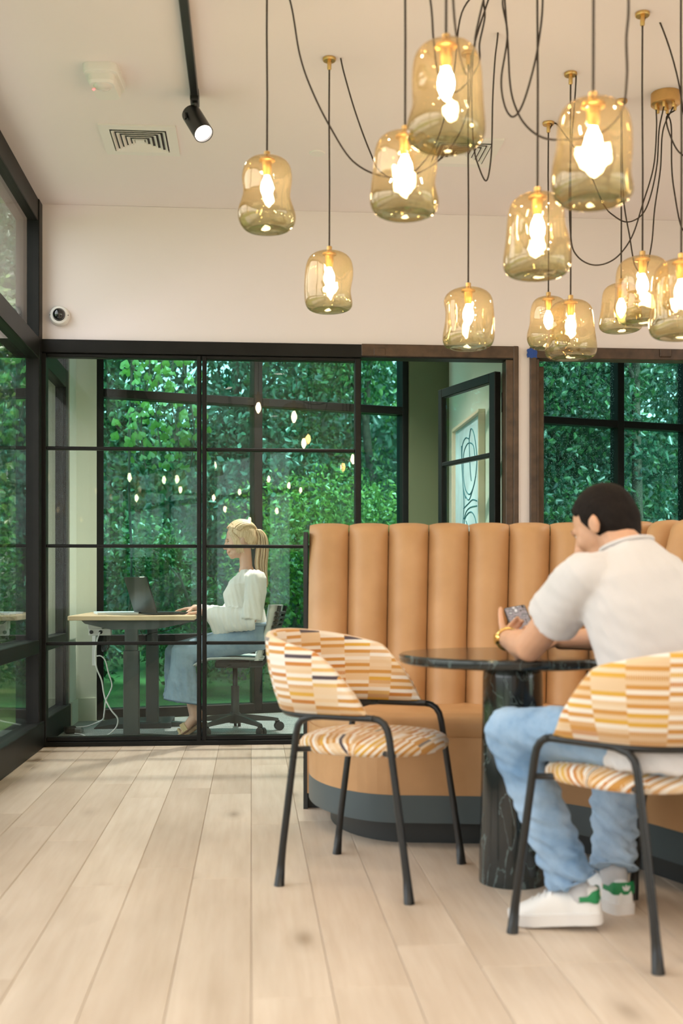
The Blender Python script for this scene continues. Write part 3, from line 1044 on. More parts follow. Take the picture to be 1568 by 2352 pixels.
def track_spot(root, base, aim, energy, size=75, col=None):
    q = spot_head(root, base, aim)
    wq = root.location + q
    a = Vector(aim).normalized()
    l = add_light('track_spot_beam', 'SPOT', wq + a*0.012, energy, col or (1.0, 0.80, 0.58), a, spot_size=R(size), spot_blend=0.5, shadow_soft_size=0.035)
    return l
track_spot(tr, (0.0, 0.045, -0.05), (0.30, -0.42, -0.62), 14, 70)
# more heads of the same track, nearer than the photograph shows
track_spot(tr, (0.0, -1.9, -0.03), (0.30, -0.1, -0.9), 30, 90)
track_spot(tr, (0.0, -3.3, -0.03), (0.25, 0.2, -0.9), 40, 90)
tr2 = thing('track_light', 'black ceiling track light with spot heads above the booth', 'light', (1.7, 2.2, CEIL), 0)
MB().bbox((-0.018, -3.0, -0.036), (0.018, 0.25, -0.0005), 0.003).build('track', M_black, tr2)
for (yy, aim, e, sz) in ((0.05, (-0.35, 0.75, -0.8), 45, 62), (-0.9, (-0.55, 0.9, -0.9), 25, 75), (-1.9, (-0.6, 0.3, -0.9), 60, 95)):
    track_spot(tr2, (0, yy, -0.03), aim, e, sz)

# unseen downlights added to brighten the room and the offices
def downlight(loc, energy, label):
    t = thing('added_downlight', label, 'light', loc, 0, 'added unseen downlights')
    o = MB().lathe([(0.075, -0.0005), (0.078, -0.004), (0.06, -0.006), (0.055, -0.001)], 28).build('trim_ring', M_white, t, smooth=True)
    MB().lathe([(0.055, -0.001), (0.0, -0.0012)], 28).build('lens', M_lens, t, smooth=True)
    add_light('added_downlight_beam', 'SPOT', Vector(loc) + Vector((0, 0, -0.02)), energy, WARM, (0, 0, -1), spot_size=R(150 if loc[1] < 7 else 120), spot_blend=0.9, shadow_soft_size=0.06)
downlight((0.3, 1.6, CEIL), 20, 'added ceiling downlight nearest the viewer on the left')
downlight((2.9, 1.6, CEIL), 20, 'added ceiling downlight nearest the viewer on the right')
downlight((0.3, -1.4, CEIL), 20, 'added ceiling downlight behind the viewer on the left')
downlight((2.9, -1.4, CEIL), 20, 'added ceiling downlight behind the viewer on the right')
downlight((3.3, 5.6, CEIL), 110, 'added ceiling downlight over the right end of the booth')
downlight((0.35, 7.75, CEIL), 480, 'added ceiling downlight inside the office above the desk worker')  # added to brighten the office in place of window daylight
downlight((2.6, 7.9, CEIL), 360, 'added ceiling downlight inside the next office')

# square louvred diffusers
def diffuser(center, size, label, rz=0):
    t = thing('ceiling_vent', label, 'vent', (center.x, center.y, CEIL), rz, 'louvred ceiling vents')
    s = size/2; i0 = s*0.74
    f = MB()
    for (a, b) in (((-s, -s, -0.010), (s, -i0, -0.0005)), ((-s, i0, -0.010), (s, s, -0.0005)), ((-s, -i0, -0.010), (-i0, i0, -0.0005)), ((i0, -i0, -0.010), (s, i0, -0.0005))):
        f.box(a, b)
    f.build('vent_frame', M_white, t)
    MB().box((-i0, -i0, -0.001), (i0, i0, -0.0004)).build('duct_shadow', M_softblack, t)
    for k in range(5):
        o1 = i0*(0.95 - 0.17*k); w = i0*0.085
        z0, z1 = -0.002, -0.014
        P = []
        for (r, z) in ((o1, z1), (o1-w, z0-0.001), (o1-w-0.002, z0-0.002), (o1-0.002, z1-0.001)):
            P.append([(-r, -r, z), (r, -r, z), (r, r, z), (-r, r, z)])
        MB().grid(P, close_u=True, close_v=True).build('louvre', M_white, t)
    MB().box((-i0*0.16, -i0*0.16, -0.014), (i0*0.16, i0*0.16, -0.011)).build('centre_plate', M_white, t)
diffuser(PZ(322, 320, CEIL), 0.375, 'white louvred ceiling vent beside the track light')
diffuser(PZ(1058, 348, CEIL), 0.375, 'white louvred ceiling vent partly hidden behind the pendant lamps')
# cover disc
pd = PZ(728, 351, CEIL)
t = thing('ceiling_cover_plate', 'small round white cover plate on the ceiling', 'cover plate', pd, 0)
MB().lathe([(0.0, -0.006), (0.038, -0.006), (0.042, -0.0005)], 32).build('plate', M_white, t, smooth=False)
# horn strobe
ps = PZ(228, 143, CEIL); ps.z = CEIL
t = thing('fire_alarm', 'white fire alarm horn strobe with a red light on the ceiling', 'alarm', ps, R(-4))
def rrect(w, h, r, n=6, ox=0, oy=0):
    out = []
    for (cx, cy, a0) in ((w/2-r, h/2-r, 0), (-w/2+r, h/2-r, 90), (-w/2+r, -h/2+r, 180), (w/2-r, -h/2+r, 270)):
        for k in range(n+1):
            a = R(a0 + 90*k/n); out.append((ox + cx + r*math.cos(a), oy + cy + r*math.sin(a)))
    return out
o = MB().loft([[Vector((x*f, y*f + 0.11, z)) for x, y in rrect(0.15, 0.24, 0.035)] for (f, z) in ((1.0, -0.0005), (1.0, -0.028), (0.97, -0.036))]).build('base', M_white, t); autosmooth(o, 30)
o = MB().loft([[Vector((x*f, y*f + 0.12, z)) for x, y in rrect(0.118, 0.205, 0.03)] for (f, z) in ((1.0, -0.034), (0.97, -0.062), (0.88, -0.072))]).build('housing', M_white, t); autosmooth(o, 30)
o = MB().lathe([(0.0, -0.088), (0.022, -0.085), (0.036, -0.078), (0.042, -0.068)], 20, Matrix.Translation((0, 0.07, 0))).build('strobe_lens', mat('clear_strobe_lens', (0.75, 0.72, 0.68), 0.1, coat=0.5), t, smooth=True)
MB().ball((-0.045, 0.10, -0.072), 0.006).build('indicator', mat('red_indicator', (0.9, 0.1, 0.1), 0.4, emit=(1, 0.15, 0.15), es=3.0), t, smooth=True)
# dome camera on the wall
pcx = XY(138, YW); pcz = ZY(138, 727, YW)
t = thing('dome_camera', 'white security camera with a dark glass dome on the wall', 'camera', (pcx, YW, pcz), 0)
rx = Matrix.Rotation(R(90), 4, 'X')
o = MB().lathe([(0.0, 0.0005), (0.058, 0.0005), (0.06, 0.004), (0.058, 0.03), (0.05, 0.04), (0.036, 0.042)], 36, rx).build('housing', M_white, t); autosmooth(o, 40)
tilt = Matrix.Translation((0.0, -0.033, 0.006)) @ Matrix.Rotation(R(90), 4, 'X')
MB().ball((0.0, -0.034, 0.004), 0.038, nu=14, nv=22).build('dome', mat('smoked_dome', (0.01, 0.012, 0.012), 0.05, coat=1.0), t, smooth=True)
for sx in (-1, 1):
    MB().ball((sx*0.052, -0.038, 0.0), 0.003).build('screw', M_softblack, t, smooth=True)
# blue tape on the second door frame
tp = MB()
xa, xb = XY(1208, YW), XY(1231, YW)
za, zb = ZY(1220, 824, YW), ZY(1220, 803, YW)
P = [[(xa-0.004*(j % 2)+(xb-xa)*i/5, YW-0.030-0.0012*math.sin(i*1.3), za + (zb-za)*j/4 + 0.004*math.sin(i*2.2+j)) for j in range(5)] for i in range(6)]
Q = [[(x, y-0.0008, z) for (x, y, z) in row] for row in P]
tp.grid([P[0]]+P[1:]); b = len(tp.v); tp.grid(Q)
o = tp.build('masking_tape', mat('blue_masking_tape', (0.015, 0.065, 0.30), 0.7))
sup(o, 'torn piece of blue masking tape on the brown door frame', 'tape')

# ================================================================== PENDANT CLUSTER
def smoke_glass():
    t = NT('amber_smoke_glass')
    t.n.remove(t.b)
    lw = t.node('ShaderNodeLayerWeight'); lw.inputs[0].default_value = 0.5
    p = t.math('POWER', lw.outputs['Facing'], 3.2)
    fr = t.math('MULTIPLY_ADD', p, 0.55); t.n[-1].inputs[2].default_value = 0.10
    co = t.coord('Object')
    sp = t.node('ShaderNodeSeparateXYZ'); t.link(co, sp.inputs[0])
    # thicker, greyer green glass towards the foot of the blown shade
    zc = t.ramp(t.math('MULTIPLY', sp.outputs[2], 1/0.28), [(0.0, (0.46, 0.50, 0.38)), (0.10, (0.66, 0.64, 0.46)), (0.26, (0.90, 0.82, 0.61)), (0.6, (0.95, 0.85, 0.63)), (1.0, (0.93, 0.82, 0.60))])
    edge = t.ramp(lw.outputs['Facing'], [(0.0, (1, 1, 1)), (0.6, (0.93, 0.92, 0.88)), (0.9, (0.66, 0.62, 0.52)), (1.0, (0.42, 0.40, 0.33))])
    mx0 = t.node('ShaderNodeMix', data_type='RGBA', blend_type='MULTIPLY'); mx0.inputs[0].default_value = 1
    t.link(zc, mx0.inputs[6]); t.link(edge, mx0.inputs[7])
    tr_ = t.node('ShaderNodeBsdfTransparent'); t.link(mx0.outputs[2], tr_.inputs[0])
    gl = t.node('ShaderNodeBsdfGlossy'); gl.inputs['Roughness'].default_value = 0.03; gl.inputs[0].default_value = (1.0, 0.9, 0.75, 1)
    nz = t.noise(co, 9, 2); bp = t.node('ShaderNodeBump'); bp.inputs['Strength'].default_value = 0.35; bp.inputs['Distance'].default_value = 0.02
    t.link(nz.outputs['Fac'], bp.inputs['Height']); t.link(bp.outputs[0], gl.inputs['Normal'])
    mx = t.node('ShaderNodeMixShader')
    t.link(fr, mx.inputs[0]); t.link(tr_.outputs[0], mx.inputs[1]); t.link(gl.outputs[0], mx.inputs[2])
    tl = t.node('ShaderNodeBsdfTranslucent'); tl.inputs[0].default_value = (0.95, 0.72, 0.40, 1)
    m2 = t.node('ShaderNodeMixShader'); m2.inputs[0].default_value = 0.022
    t.link(mx.outputs[0], m2.inputs[1]); t.link(tl.outputs[0], m2.inputs[2])
    t.link(m2.outputs[0], t.o.inputs['Surface'])
    return t.m
M_smoke = smoke_glass()
M_bulb = mat('glowing_bulb', (1, 0.9, 0.7), 0.3, emit=(1.0, 0.82, 0.64), es=125.0)
M_amber = mat('brass_socket', (0.75, 0.45, 0.14), 0.3, metal=1.0)

PROF = {
 'bell':  [(0.10, 1.0), (0.30, 0.995), (0.52, 0.975), (0.70, 0.925), (0.82, 0.85), (0.885, 0.74), (0.91, 0.60), (0.935, 0.45), (0.975, 0.30), (1.0, 0.19), (0.985, 0.105), (0.92, 0.045), (0.80, 0.01), (0.66, 0.0), (0.62, 0.012), (0.3, 0.028), (0.02, 0.032)],
 'waist': [(0.10, 1.0), (0.32, 0.992), (0.60, 0.965), (0.78, 0.90), (0.86, 0.80), (0.875, 0.68), (0.84, 0.56), (0.86, 0.45), (0.95, 0.34), (1.0, 0.24), (0.985, 0.15), (0.90, 0.07), (0.76, 0.018), (0.64, 0.0), (0.60, 0.012), (0.3, 0.028), (0.02, 0.032)],
 'barrel':[(0.10, 1.0), (0.34, 0.992), (0.62, 0.962), (0.84, 0.89), (0.94, 0.79), (0.975, 0.66), (0.98, 0.50), (0.99, 0.34), (1.0, 0.20), (0.975, 0.11), (0.90, 0.045), (0.78, 0.01), (0.66, 0.0), (0.62, 0.012), (0.3, 0.028), (0.02, 0.032)],
}
PEND = [  # px x, py shade top, py shade bottom, px width, depth, profile, seed, cord top py, label
 (613, 362, 537, 134, 4.20, 'waist', 1, 'pendant lamp with a waisted smoky glass shade, furthest left of the cluster'),
 (756, 578, 720, 114, 4.83, 'barrel', 2, 'low pendant lamp with a dented smoky glass shade hung alone left of centre'),
 (930, 306, 502, 162, 3.48, 'bell', 3, 'smoky glass pendant lamp tucked below and left of the biggest lamp'),
 (1024, 98, 345, 183, 3.09, 'bell', 4, 'big blurred smoky glass pendant lamp hanging highest of all'),
 (1234, 446, 642, 155, 3.60, 'bell', 5, 'smoky glass pendant lamp hanging left below the large right hand lamp'),
 (1075, 662, 806, 121, 4.78, 'barrel', 6, 'low smoky glass pendant lamp over the open office door'),
 (1310, 690, 829, 119, 4.97, 'bell', 7, 'lowest smoky glass pendant lamp, in front of the brown door frame by the blue tape'),
 (1259, 682, 806, 98, 5.50, 'waist', 8, 'smoky glass pendant lamp half hidden behind the lowest lamp'),
 (1362, 232, 475, 193, 2.90, 'bell', 9, 'large blurred smoky glass pendant lamp upper right'),
 (1475, 590, 748, 127, 4.45, 'barrel', 10, 'smoky glass pendant lamp under the round brass ceiling canopy'),
 (1426, 652, 767, 99, 5.25, 'bell', 11, 'small far smoky glass pendant lamp half behind its right neighbour'),
 (1564, 597, 783, 146, 3.90, 'bell', 12, 'smoky glass pendant lamp cut by the right edge of the photograph'),
]
PTOP = {}
def pendant(base, h, rad, pf, seed, lab, group):
    t = thing('pendant_lamp', lab, 'lamp', base, 0, group)
    rg = random.Random(seed*7+1)
    lumps = [(rg.uniform(0, 6.28), rg.uniform(0.25, 0.8), rg.uniform(0.05, 0.11)) for _ in range(4)]
    def lump(r, z, a, lumps=lumps, h=h, rad=rad, seed=seed):
        k = 1.0 + 0.014*math.sin(3*a + 7*z/h + seed) + 0.012*math.sin(2*a - 5*z/h + seed*2)
        for (a0, zf, dp) in lumps:
            da = (a - a0 + math.pi) % (2*math.pi) - math.pi
            k -= dp*math.exp(-(da/0.5)**2 - ((z/h-zf)/0.16)**2)
        return r*k
    prof = PROF[pf]
    fine = []
    for i in range(len(prof)-1):
        for q in (0, 0.5):
            fine.append((prof[i][0]+(prof[i+1][0]-prof[i][0])*q, prof[i][1]+(prof[i+1][1]-prof[i][1])*q))
    fine.append(prof[-1])
    sm = [fine[0]] + [((fine[i-1][0]+2*fine[i][0]+fine[i+1][0])/4, (fine[i-1][1]+2*fine[i][1]+fine[i+1][1])/4) for i in range(1, len(fine)-1)] + [fine[-1]]
    MB().lathe([(r*rad, z*h) for r, z in sm], 44, fn=lump).build('shade', M_smoke, t, smooth=True)
    o = MB().lathe([(0.0, h+0.024), (0.006, h+0.024), (0.0115, h+0.021), (0.0115, h-0.003), (0.0, h-0.003)], 18).build('cap', M_brass, t); autosmooth(o, 40)
    o = MB().lathe([(0.0, h-0.008), (0.030, h-0.008), (0.030, h-0.014), (0.018, h-0.018), (0.0165, h-0.055), (0.012, h-0.068), (0.0, h-0.068)], 20).build('socket', M_amber, t); autosmooth(o, 40)
    zb = h-0.066
    MB().lathe([(0.009, zb), (0.013, zb-0.010), (0.020, zb-0.026), (0.0235, zb-0.044), (0.022, zb-0.060), (0.014, zb-0.078), (0.006, zb-0.09), (0.0, zb-0.094)], 18).build('bulb', M_bulb, t, smooth=True)
    cz = CEIL - base.z
    MB().tube([(0, 0, h+0.02), (0.001, 0, h+(cz-h)*0.35), (-0.001, 0.001, h+(cz-h)*0.7), (0, 0, cz-0.045)], 0.0036, 8).build('cord', M_cord, t, smooth=True)
    return t
for (px, y0, y1, w, zc, pf, seed, lab) in PEND:
    topw = PD(px, y0, zc); botw = PD(px, y1, zc)
    h = topw.z - botw.z
    rad = w/F*zc/2
    # the bottom contour seen from below lies nearer than the axis: shift a touch up
    base = Vector((topw.x, topw.y, botw.z + 0.012)); h -= 0.012
    PTOP[seed] = (pendant(base, h, rad, pf, seed, lab, 'smoky glass pendant lamps'), topw)
# a second cluster further back in the room, which the photograph shows mirrored in the partition glass
rgm = random.Random(21)
for k in range(10):
    b_ = Vector((-0.95 + 0.19*k + rgm.uniform(-0.05, 0.05), -3.9 + rgm.random()*2.4, 1.75 + 0.6*rgm.random()))
    pendant(b_, 0.265, 0.108, ('bell', 'barrel', 'waist')[k % 3], 30+k, 'smoky glass pendant lamp mirrored in the partition, %s of its cluster from the left wall' % ('first', 'second', 'third', 'fourth', 'fifth', 'sixth', 'seventh', 'eighth', 'ninth', 'tenth')[k], 'mirrored pendant lamps')

# ceiling hooks, one over every lamp
def hook(x, y, label):
    t = thing('ceiling_hook', label, 'hook', (x, y, CEIL), 0, 'brass ceiling hooks')
    o = MB().lathe([(0.0, -0.012), (0.026, -0.012), (0.0285, -0.008), (0.0285, -0.0005), (0.0, -0.0005)], 24).build('rosette', M_brass, t); autosmooth(o, 40)
    o = MB().lathe([(0.0, -0.05), (0.006, -0.05), (0.009, -0.046), (0.009, -0.012)], 14).build('knuckle', M_brass, t); autosmooth(o, 40)
HL = {1: 'left above the waisted lamp', 2: 'over the lamp hung alone left of centre', 3: 'over the lamp below and left of the biggest', 4: 'over the biggest blurred lamp', 5: 'over the lamp below the large right hand one',
      6: 'over the low lamp by the open door', 7: 'over the lowest lamp near the blue tape', 8: 'over the half hidden lamp behind the lowest', 9: 'over the large upper right lamp', 10: 'over the lamp under the canopy', 11: 'over the small far lamp', 12: 'over the lamp at the right edge'}
for s_, (t, tp_) in PTOP.items():
    hook(tp_.x, tp_.y, 'round brass cord hook on the ceiling ' + HL[s_])

# brass canopies where the flexes are gathered
def canopy(x, y, label):
    t = thing('ceiling_canopy', label, 'light canopy', (x, y, CEIL), 0, 'brass ceiling canopies')
    o = MB().lathe([(0.0, -0.052), (0.062, -0.052), (0.066, -0.049), (0.066, -0.0005), (0.0, -0.0005)], 40).build('drum', M_brass, t); autosmooth(o, 40)
    for k in range(7):
        a = 2*math.pi*k/6
        r = 0.044 if k < 6 else 0.0
        o = MB().lathe([(0.0, -0.076), (0.005, -0.076), (0.0075, -0.073), (0.0075, -0.052)], 10, Matrix.Translation((r*math.cos(a), r*math.sin(a), 0))).build('strain_relief', M_brass, t); autosmooth(o, 40)
    return t
pc = PZ(1528, 215, CEIL)
can1 = canopy(pc.x, pc.y, 'round brass ceiling canopy with six flexes near the right edge')
pc2 = PZ(1150, -90, CEIL)
can2 = canopy(pc2.x, pc2.y, 'round brass ceiling canopy feeding the flexes over the middle of the cluster')

def flex(seed, pts):
    """swagged flex given as (px, py, depth) knots, part of the lamp it feeds"""
    t = PTOP[seed][0]
    P = spline([PD(*p) if isinstance(p, tuple) else p for p in pts], 8)
    MB().tube(P, 0.0034, 7).build('flex', M_cord, t, smooth=True, world=True)
def under(seed):
    t, tp_ = PTOP[seed]
    return Vector((tp_.x, tp_.y, CEIL-0.045))
def canp(c, k):
    a = 2*math.pi*k/6
    return Vector((c.x+0.044*math.cos(a), c.y+0.044*math.sin(a), CEIL-0.074))
# from the canopy at the right
flex(7, [canp(pc, 3), (1507, 300, 5.27), (1500, 385, 5.25), (1475, 470, 5.2), (1450, 545, 5.15), (1412, 594, 5.1), (1365, 609, 5.05), (1325, 588, 5.0), (1310, 540, 4.98), (1308, 400, 4.97), (1322, 190, 4.97), (1318, 163, 4.97), under(7)])
flex(8, [canp(pc, 4), (1513, 300, 5.28), (1508, 380, 5.3), (1492, 455, 5.35), (1472, 495, 5.4), (1440, 510, 5.45), (1410, 496, 5.48), (1385, 468, 5.5), (1345, 380, 5.5), (1290, 300, 5.5), (1272, 283, 5.5), under(8)])
flex(11, [canp(pc, 5), (1522, 300, 5.28), (1516, 390, 5.27), (1503, 480, 5.25), (1496, 560, 5.25), (1480, 625, 5.25), (1458, 610, 5.25), (1445, 540, 5.25), (1433, 470, 5.25), (1429, 380, 5.25), (1427, 235, 5.25), under(11)])
flex(12, [canp(pc, 0), (1530, 270, 5.2), (1538, 310, 5.0), (1562, 352, 4.7), (1600, 350, 4.4), (1600, 150, 4.1), (1580, -60, 3.95), under(12)])
flex(10, [canp(pc, 1), (1541, 290, 5.2), (1542, 380, 5.1), (1548, 440, 5.0), (1566, 525, 4.8), (1590, 500, 4.7), (1560, 200, 4.6), (1500, 20, 4.5), under(10)])
# from the canopy above the frame
flex(1, [canp(pc2, 2), (1085, 120, 4.1), (1075, 250, 4.2), (1030, 345, 4.2), (955, 400, 4.2), (880, 405, 4.2), (810, 370, 4.2), (757, 290, 4.2), (715, 205, 4.2), (688, 125, 4.2), (668, 10, 4.2), (640, -70, 4.2), under(1)])
flex(2, [canp(pc2, 3), (1060, 30, 4.3), (1040, 180, 4.5), (1000, 330, 4.7), (930, 410, 4.8), (875, 395, 4.83), (848, 345, 4.83), (815, 255, 4.83), (789, 165, 4.83), (778, 115, 4.83), (769, 104, 4.83), under(2)])
flex(3, [canp(pc2, 4), (1112, -10, 4.0), (1113, 40, 4.0), (1101, 100, 4.0), (1098, 150, 4.0), (1050, 210, 3.8), (1010, 180, 3.6), (996, 98, 3.55), (988, 0, 3.5), (960, -130, 3.48), under(3)])
flex(6, [canp(pc2, 5), (1137, 0, 4.5), (1143, 70, 4.6), (1136, 140, 4.7), (1131, 230, 4.75), (1128, 350, 4.78), (1117, 415, 4.78), (1098, 380, 4.78), (1087, 330, 4.78), (1083, 220, 4.78), (1085, 125, 4.78), under(6)])
flex(4, [canp(pc2, 3), (1110, 0, 3.7), (1093, 75, 3.6), (1088, 115, 3.5), (1070, 170, 3.4), (1045, 60, 3.2), (1035, -150, 3.1), under(4)])
flex(5, [canp(pc2, 0), (1154, 0, 3.9), (1165, 80, 3.85), (1151, 180, 3.8), (1158, 240, 3.75), (1175, 268, 3.7), (1195, 250, 3.66), (1216, 190, 3.62), (1236, 100, 3.6), (1246, -20, 3.6), under(5)])
flex(9, [canp(pc2, 1), (1159, 0, 4.0), (1166, 100, 3.9), (1172, 200, 3.8), (1187, 255, 3.7), (1211, 292, 3.6), (1246, 316, 3.5), (1290, 321, 3.4), (1370, 310, 3.2), (1425, 260, 3.05), (1439, 180, 3.0), (1438, 90, 2.95), (1443, 0, 2.92), (1430, -200, 2.9), under(9)])

# ================================================================== OFFICE FURNITURE
M_birch = mat('birch_desk_top', (0.72, 0.53, 0.33), 0.45, var=0.08, scale=6)
M_greysteel = mat('grey_steel', (0.055, 0.065, 0.062), 0.45)
M_lap = mat('graphite_aluminium', (0.05, 0.055, 0.052), 0.33, metal=0.6)
DK = 0.765
DY0, DY1 = 6.99, 8.0
dx0, dx1 = XY(155, 6.99), XY(446, 6.99)
dk = thing('standing_desk', 'birch topped standing desk on grey steel legs in the office', 'desk', ((dx0+dx1)/2, (DY0+DY1)/2, 0), 0)
MB().bbox((dx0, DY0, DK-0.028), (dx1, DY1, DK), 0.003).build('desk_top', M_birch, dk, world=True)
for (px, yc) in ((302, DY0+0.06), (350, 7.72)):
    xc = XY(px, yc)
    hw = 0.048 if yc < 7.3 else 0.042
    MB().bbox((xc-hw, yc-0.03, 0.02), (xc+hw, yc+0.03, 0.55), 0.004).build('leg', M_greysteel, dk, world=True)
    MB().bbox((xc-hw+0.008, yc-0.023, 0.55), (xc+hw-0.008, yc+0.023, DK-0.07), 0.003).build('leg_column', M_greysteel, dk, world=True)
    foot = [(-0.33, 0.0), (-0.33, 0.012), (-0.1, 0.034), (0.1, 0.034), (0.26, 0.022), (0.30, 0.008), (0.30, 0.0)]
    m = MB(); m.loft([[Vector((xc+a, yc+s, b)) for a, b in foot] for s in (-0.035, 0.035)])
    m.build('foot', M_greysteel, dk, world=True)
    arm = [(-0.30, DK-0.0285), (-0.28, DK-0.048), (-0.12, DK-0.085), (0.12, DK-0.085), (0.20, DK-0.075), (0.335, DK-0.045), (0.36, DK-0.0285)]
    m = MB(); m.loft([[Vector((xc+a, yc+s, b)) for a, b in arm] for s in (-0.03, 0.03)])
    m.build('support_arm', M_greysteel, dk, world=True)
MB().box((XY(302, 7.0)-0.04, DY0+0.09, DK-0.08), (XY(302, 7.0)+0.04, 7.69, DK-0.035)).build('beam', M_greysteel, dk, world=True)

# laptop
lp_near = Vector((XY(362, 7.14), 7.14, DK)); lp_far = Vector((XY(310, 7.40), 7.40, DK))
hd_ = (lp_far - lp_near); hl = hd_.length; hd_.normalize()
fw = Vector((hd_.y, -hd_.x, 0))           # towards the user
if fw.x < 0: fw = -fw
lt = thing('laptop', 'open dark grey laptop on the standing desk', 'laptop', (lp_near+lp_far)/2, math.atan2(hd_.y, hd_.x))
def lw_(a, b, c): return lp_near + hd_*a + fw*b + Vector((0, 0, c))
def obox(m, a0, a1, b0, b1, f):
    P = [f(a, b, s) for s in (0, 1) for (a, b) in ((a0, b0), (a1, b0), (a1, b1), (a0, b1))]
    m.add(P, [(3,2,1,0),(4,5,6,7),(0,1,5,4),(1,2,6,5),(2,3,7,6),(3,0,4,7)])
    return m
obox(MB(), 0, hl, 0.0, 0.215, lambda a, b, s: lw_(a, b, 0.004 + 0.013*s)).build('base', M_lap, lt, world=True)
lean = Vector((0, 0, 1))*math.cos(R(18)) - fw*math.sin(R(18))
thn = fw*math.cos(R(18)) + Vector((0, 0, 1))*math.sin(R(18))
scr = obox(MB(), 0, hl, 0.0, 0.235, lambda a, b, s: lw_(a, 0, 0.016) + lean*b + thn*(0.007*(s-1))).build('screen_lid', M_lap, lt, world=True)
obox(MB(), 0.008, hl-0.008, 0.012, 0.228, lambda a, b, s: lw_(a, 0, 0.016) + lean*b + thn*(0.0006*s)).build('display', mat('lit_laptop_screen', (0.1, 0.12, 0.13), 0.2, emit=(0.7, 0.85, 1.0), es=0.6), scr, world=True)
obox(MB(), 0.02, hl-0.02, 0.02, 0.12, lambda a, b, s: lw_(a, b, 0.0172 + 0.0012*s)).build('keyboard', M_softblack, lt, world=True)
for a in (0.03, hl-0.03):
    obox(MB(), a-0.01, a+0.01, 0.18, 0.2, lambda a_, b, s: lw_(a_, b, 0.0005 + 0.004*s)).build('rubber_foot', M_softblack, lt, world=True)
obox(MB(), 0.03, 0.09, 0.235-0.002, 0.235+0.002, lambda a, b, s: lw_(a, 0, 0.016) + lean*b + thn*(0.008*(s-1))).build('camera_notch', M_white, lt, world=True)
# papers / notebook
nx = XY(275, 7.5)
nb = thing('notebook', 'pale notebook lying on the far side of the desk behind the laptop', 'notebook', (nx-0.02, 7.45, DK), R(12))
MB().bbox((-0.13, -0.15, 0.0005), (0.13, 0.15, 0.012), 0.002).build('pages', mat('paper_white', (0.8, 0.82, 0.8), 0.7), nb)
MB().bbox((-0.132, -0.152, 0.0122), (0.132, 0.152, 0.0145), 0.0008).build('cover', mat('pale_blue_cover', (0.62, 0.74, 0.76), 0.6), nb)
# outlet box under the desk
ob = thing('power_outlet', 'white under desk power outlet box with two sockets', 'outlet', PD(228, 1452, 7.12), 0)
po = PD(228, 1452, 7.12)
MB().bbox((-0.062, -0.03, -0.02), (0.075, 0.03, 0.022), 0.003).build('housing', M_white, ob)
MB().bbox((-0.067, -0.028, 0.0222), (0.02, 0.028, DK-0.029-po.z), 0.002).build('clamp', M_white, ob)
for x in (-0.045, 0.012):
    MB().cyl((x, -0.0302, 0.002), (x, -0.034, 0.002), 0.012, n=14).build('socket', M_softblack, ob)
# white cords
def cable(name, label, pts, r, mt, cat='cable', group=None):
    o = MB().tube(spline([PD(*p) for p in pts], 8), r, 8).build(name, mt, smooth=True)
    return sup(o, label, cat, group)
cable('charging_cable', 'white power cord hanging from the outlet box to the carpet', [(229, 1452, 7.07), (222, 1475, 7.05), (219, 1510, 7.05), (222, 1535, 7.04), (233, 1562, 7.04), (238, 1590, 7.04), (243, 1608, 7.03), (256, 1632, 7.02), (270, 1650, 7.02), (268, 1668, 7.03), (255, 1683, 7.04), (238, 1692, 7.06), (218, 1696, 7.08), (200, 1693, 7.1), (188, 1687, 7.14), (172, 1685, 7.22)], 0.0048, M_wcord)
cable('charging_cable', 'second white power cord looping beside the desk leg', [(221, 1507, 7.16), (232, 1507, 7.16), (242, 1518, 7.16), (249, 1545, 7.16), (257, 1572, 7.16), (252, 1590, 7.16), (243, 1610, 7.16), (239, 1640, 7.17), (236, 1652, 7.2), (222, 1660, 7.35), (200, 1668, 7.45), (180, 1670, 7.45), (168, 1671, 7.42)], 0.0045, M_wcord)
cr = thing('cable_raceway', 'white vertical cable raceway on the corner pier by the desk', 'raceway', PD(216, 1560, 7.6), 0)
pa_ = PD(216, 1440, 7.35); pb_ = PD(216, 1560, 7.35)
MB().bbox((-0.012, -0.008, pa_.z-0.0-0.4-pb_.z+0.15), (0.012, 0.008, 0.42), 0.002).build('channel', M_white, cr)
blk = thing('cable_bundle', 'coiled bundle of thin black cables under the desk', 'cable', PD(248, 1470, 7.1), 0)
for k in range(6):
    o_ = 4*k
    pts = [(252-2*k, 1443, 7.1+0.01*k), (250-2.2*k, 1460, 7.1), (247-2.6*k, 1480+k, 7.1+0.008*k), (241-1.0*k, 1494+k*0.6, 7.1), (246+k*0.4, 1490, 7.12), (251, 1470, 7.12+0.006*k), (254, 1446, 7.12)]
    MB().tube(spline([PD(*p) for p in pts], 6), 0.0026, 6).build('strand', M_softblack, blk, smooth=True, world=True)
cable('laptop_cable', 'thin black laptop cable drooping below the desk edge', [(435, 1424, 7.02), (415, 1436, 7.05), (395, 1444, 7.08), (372, 1450, 7.1), (345, 1455, 7.12), (330, 1460, 7.14), (322, 1448, 7.15)], 0.0026, M_softblack)
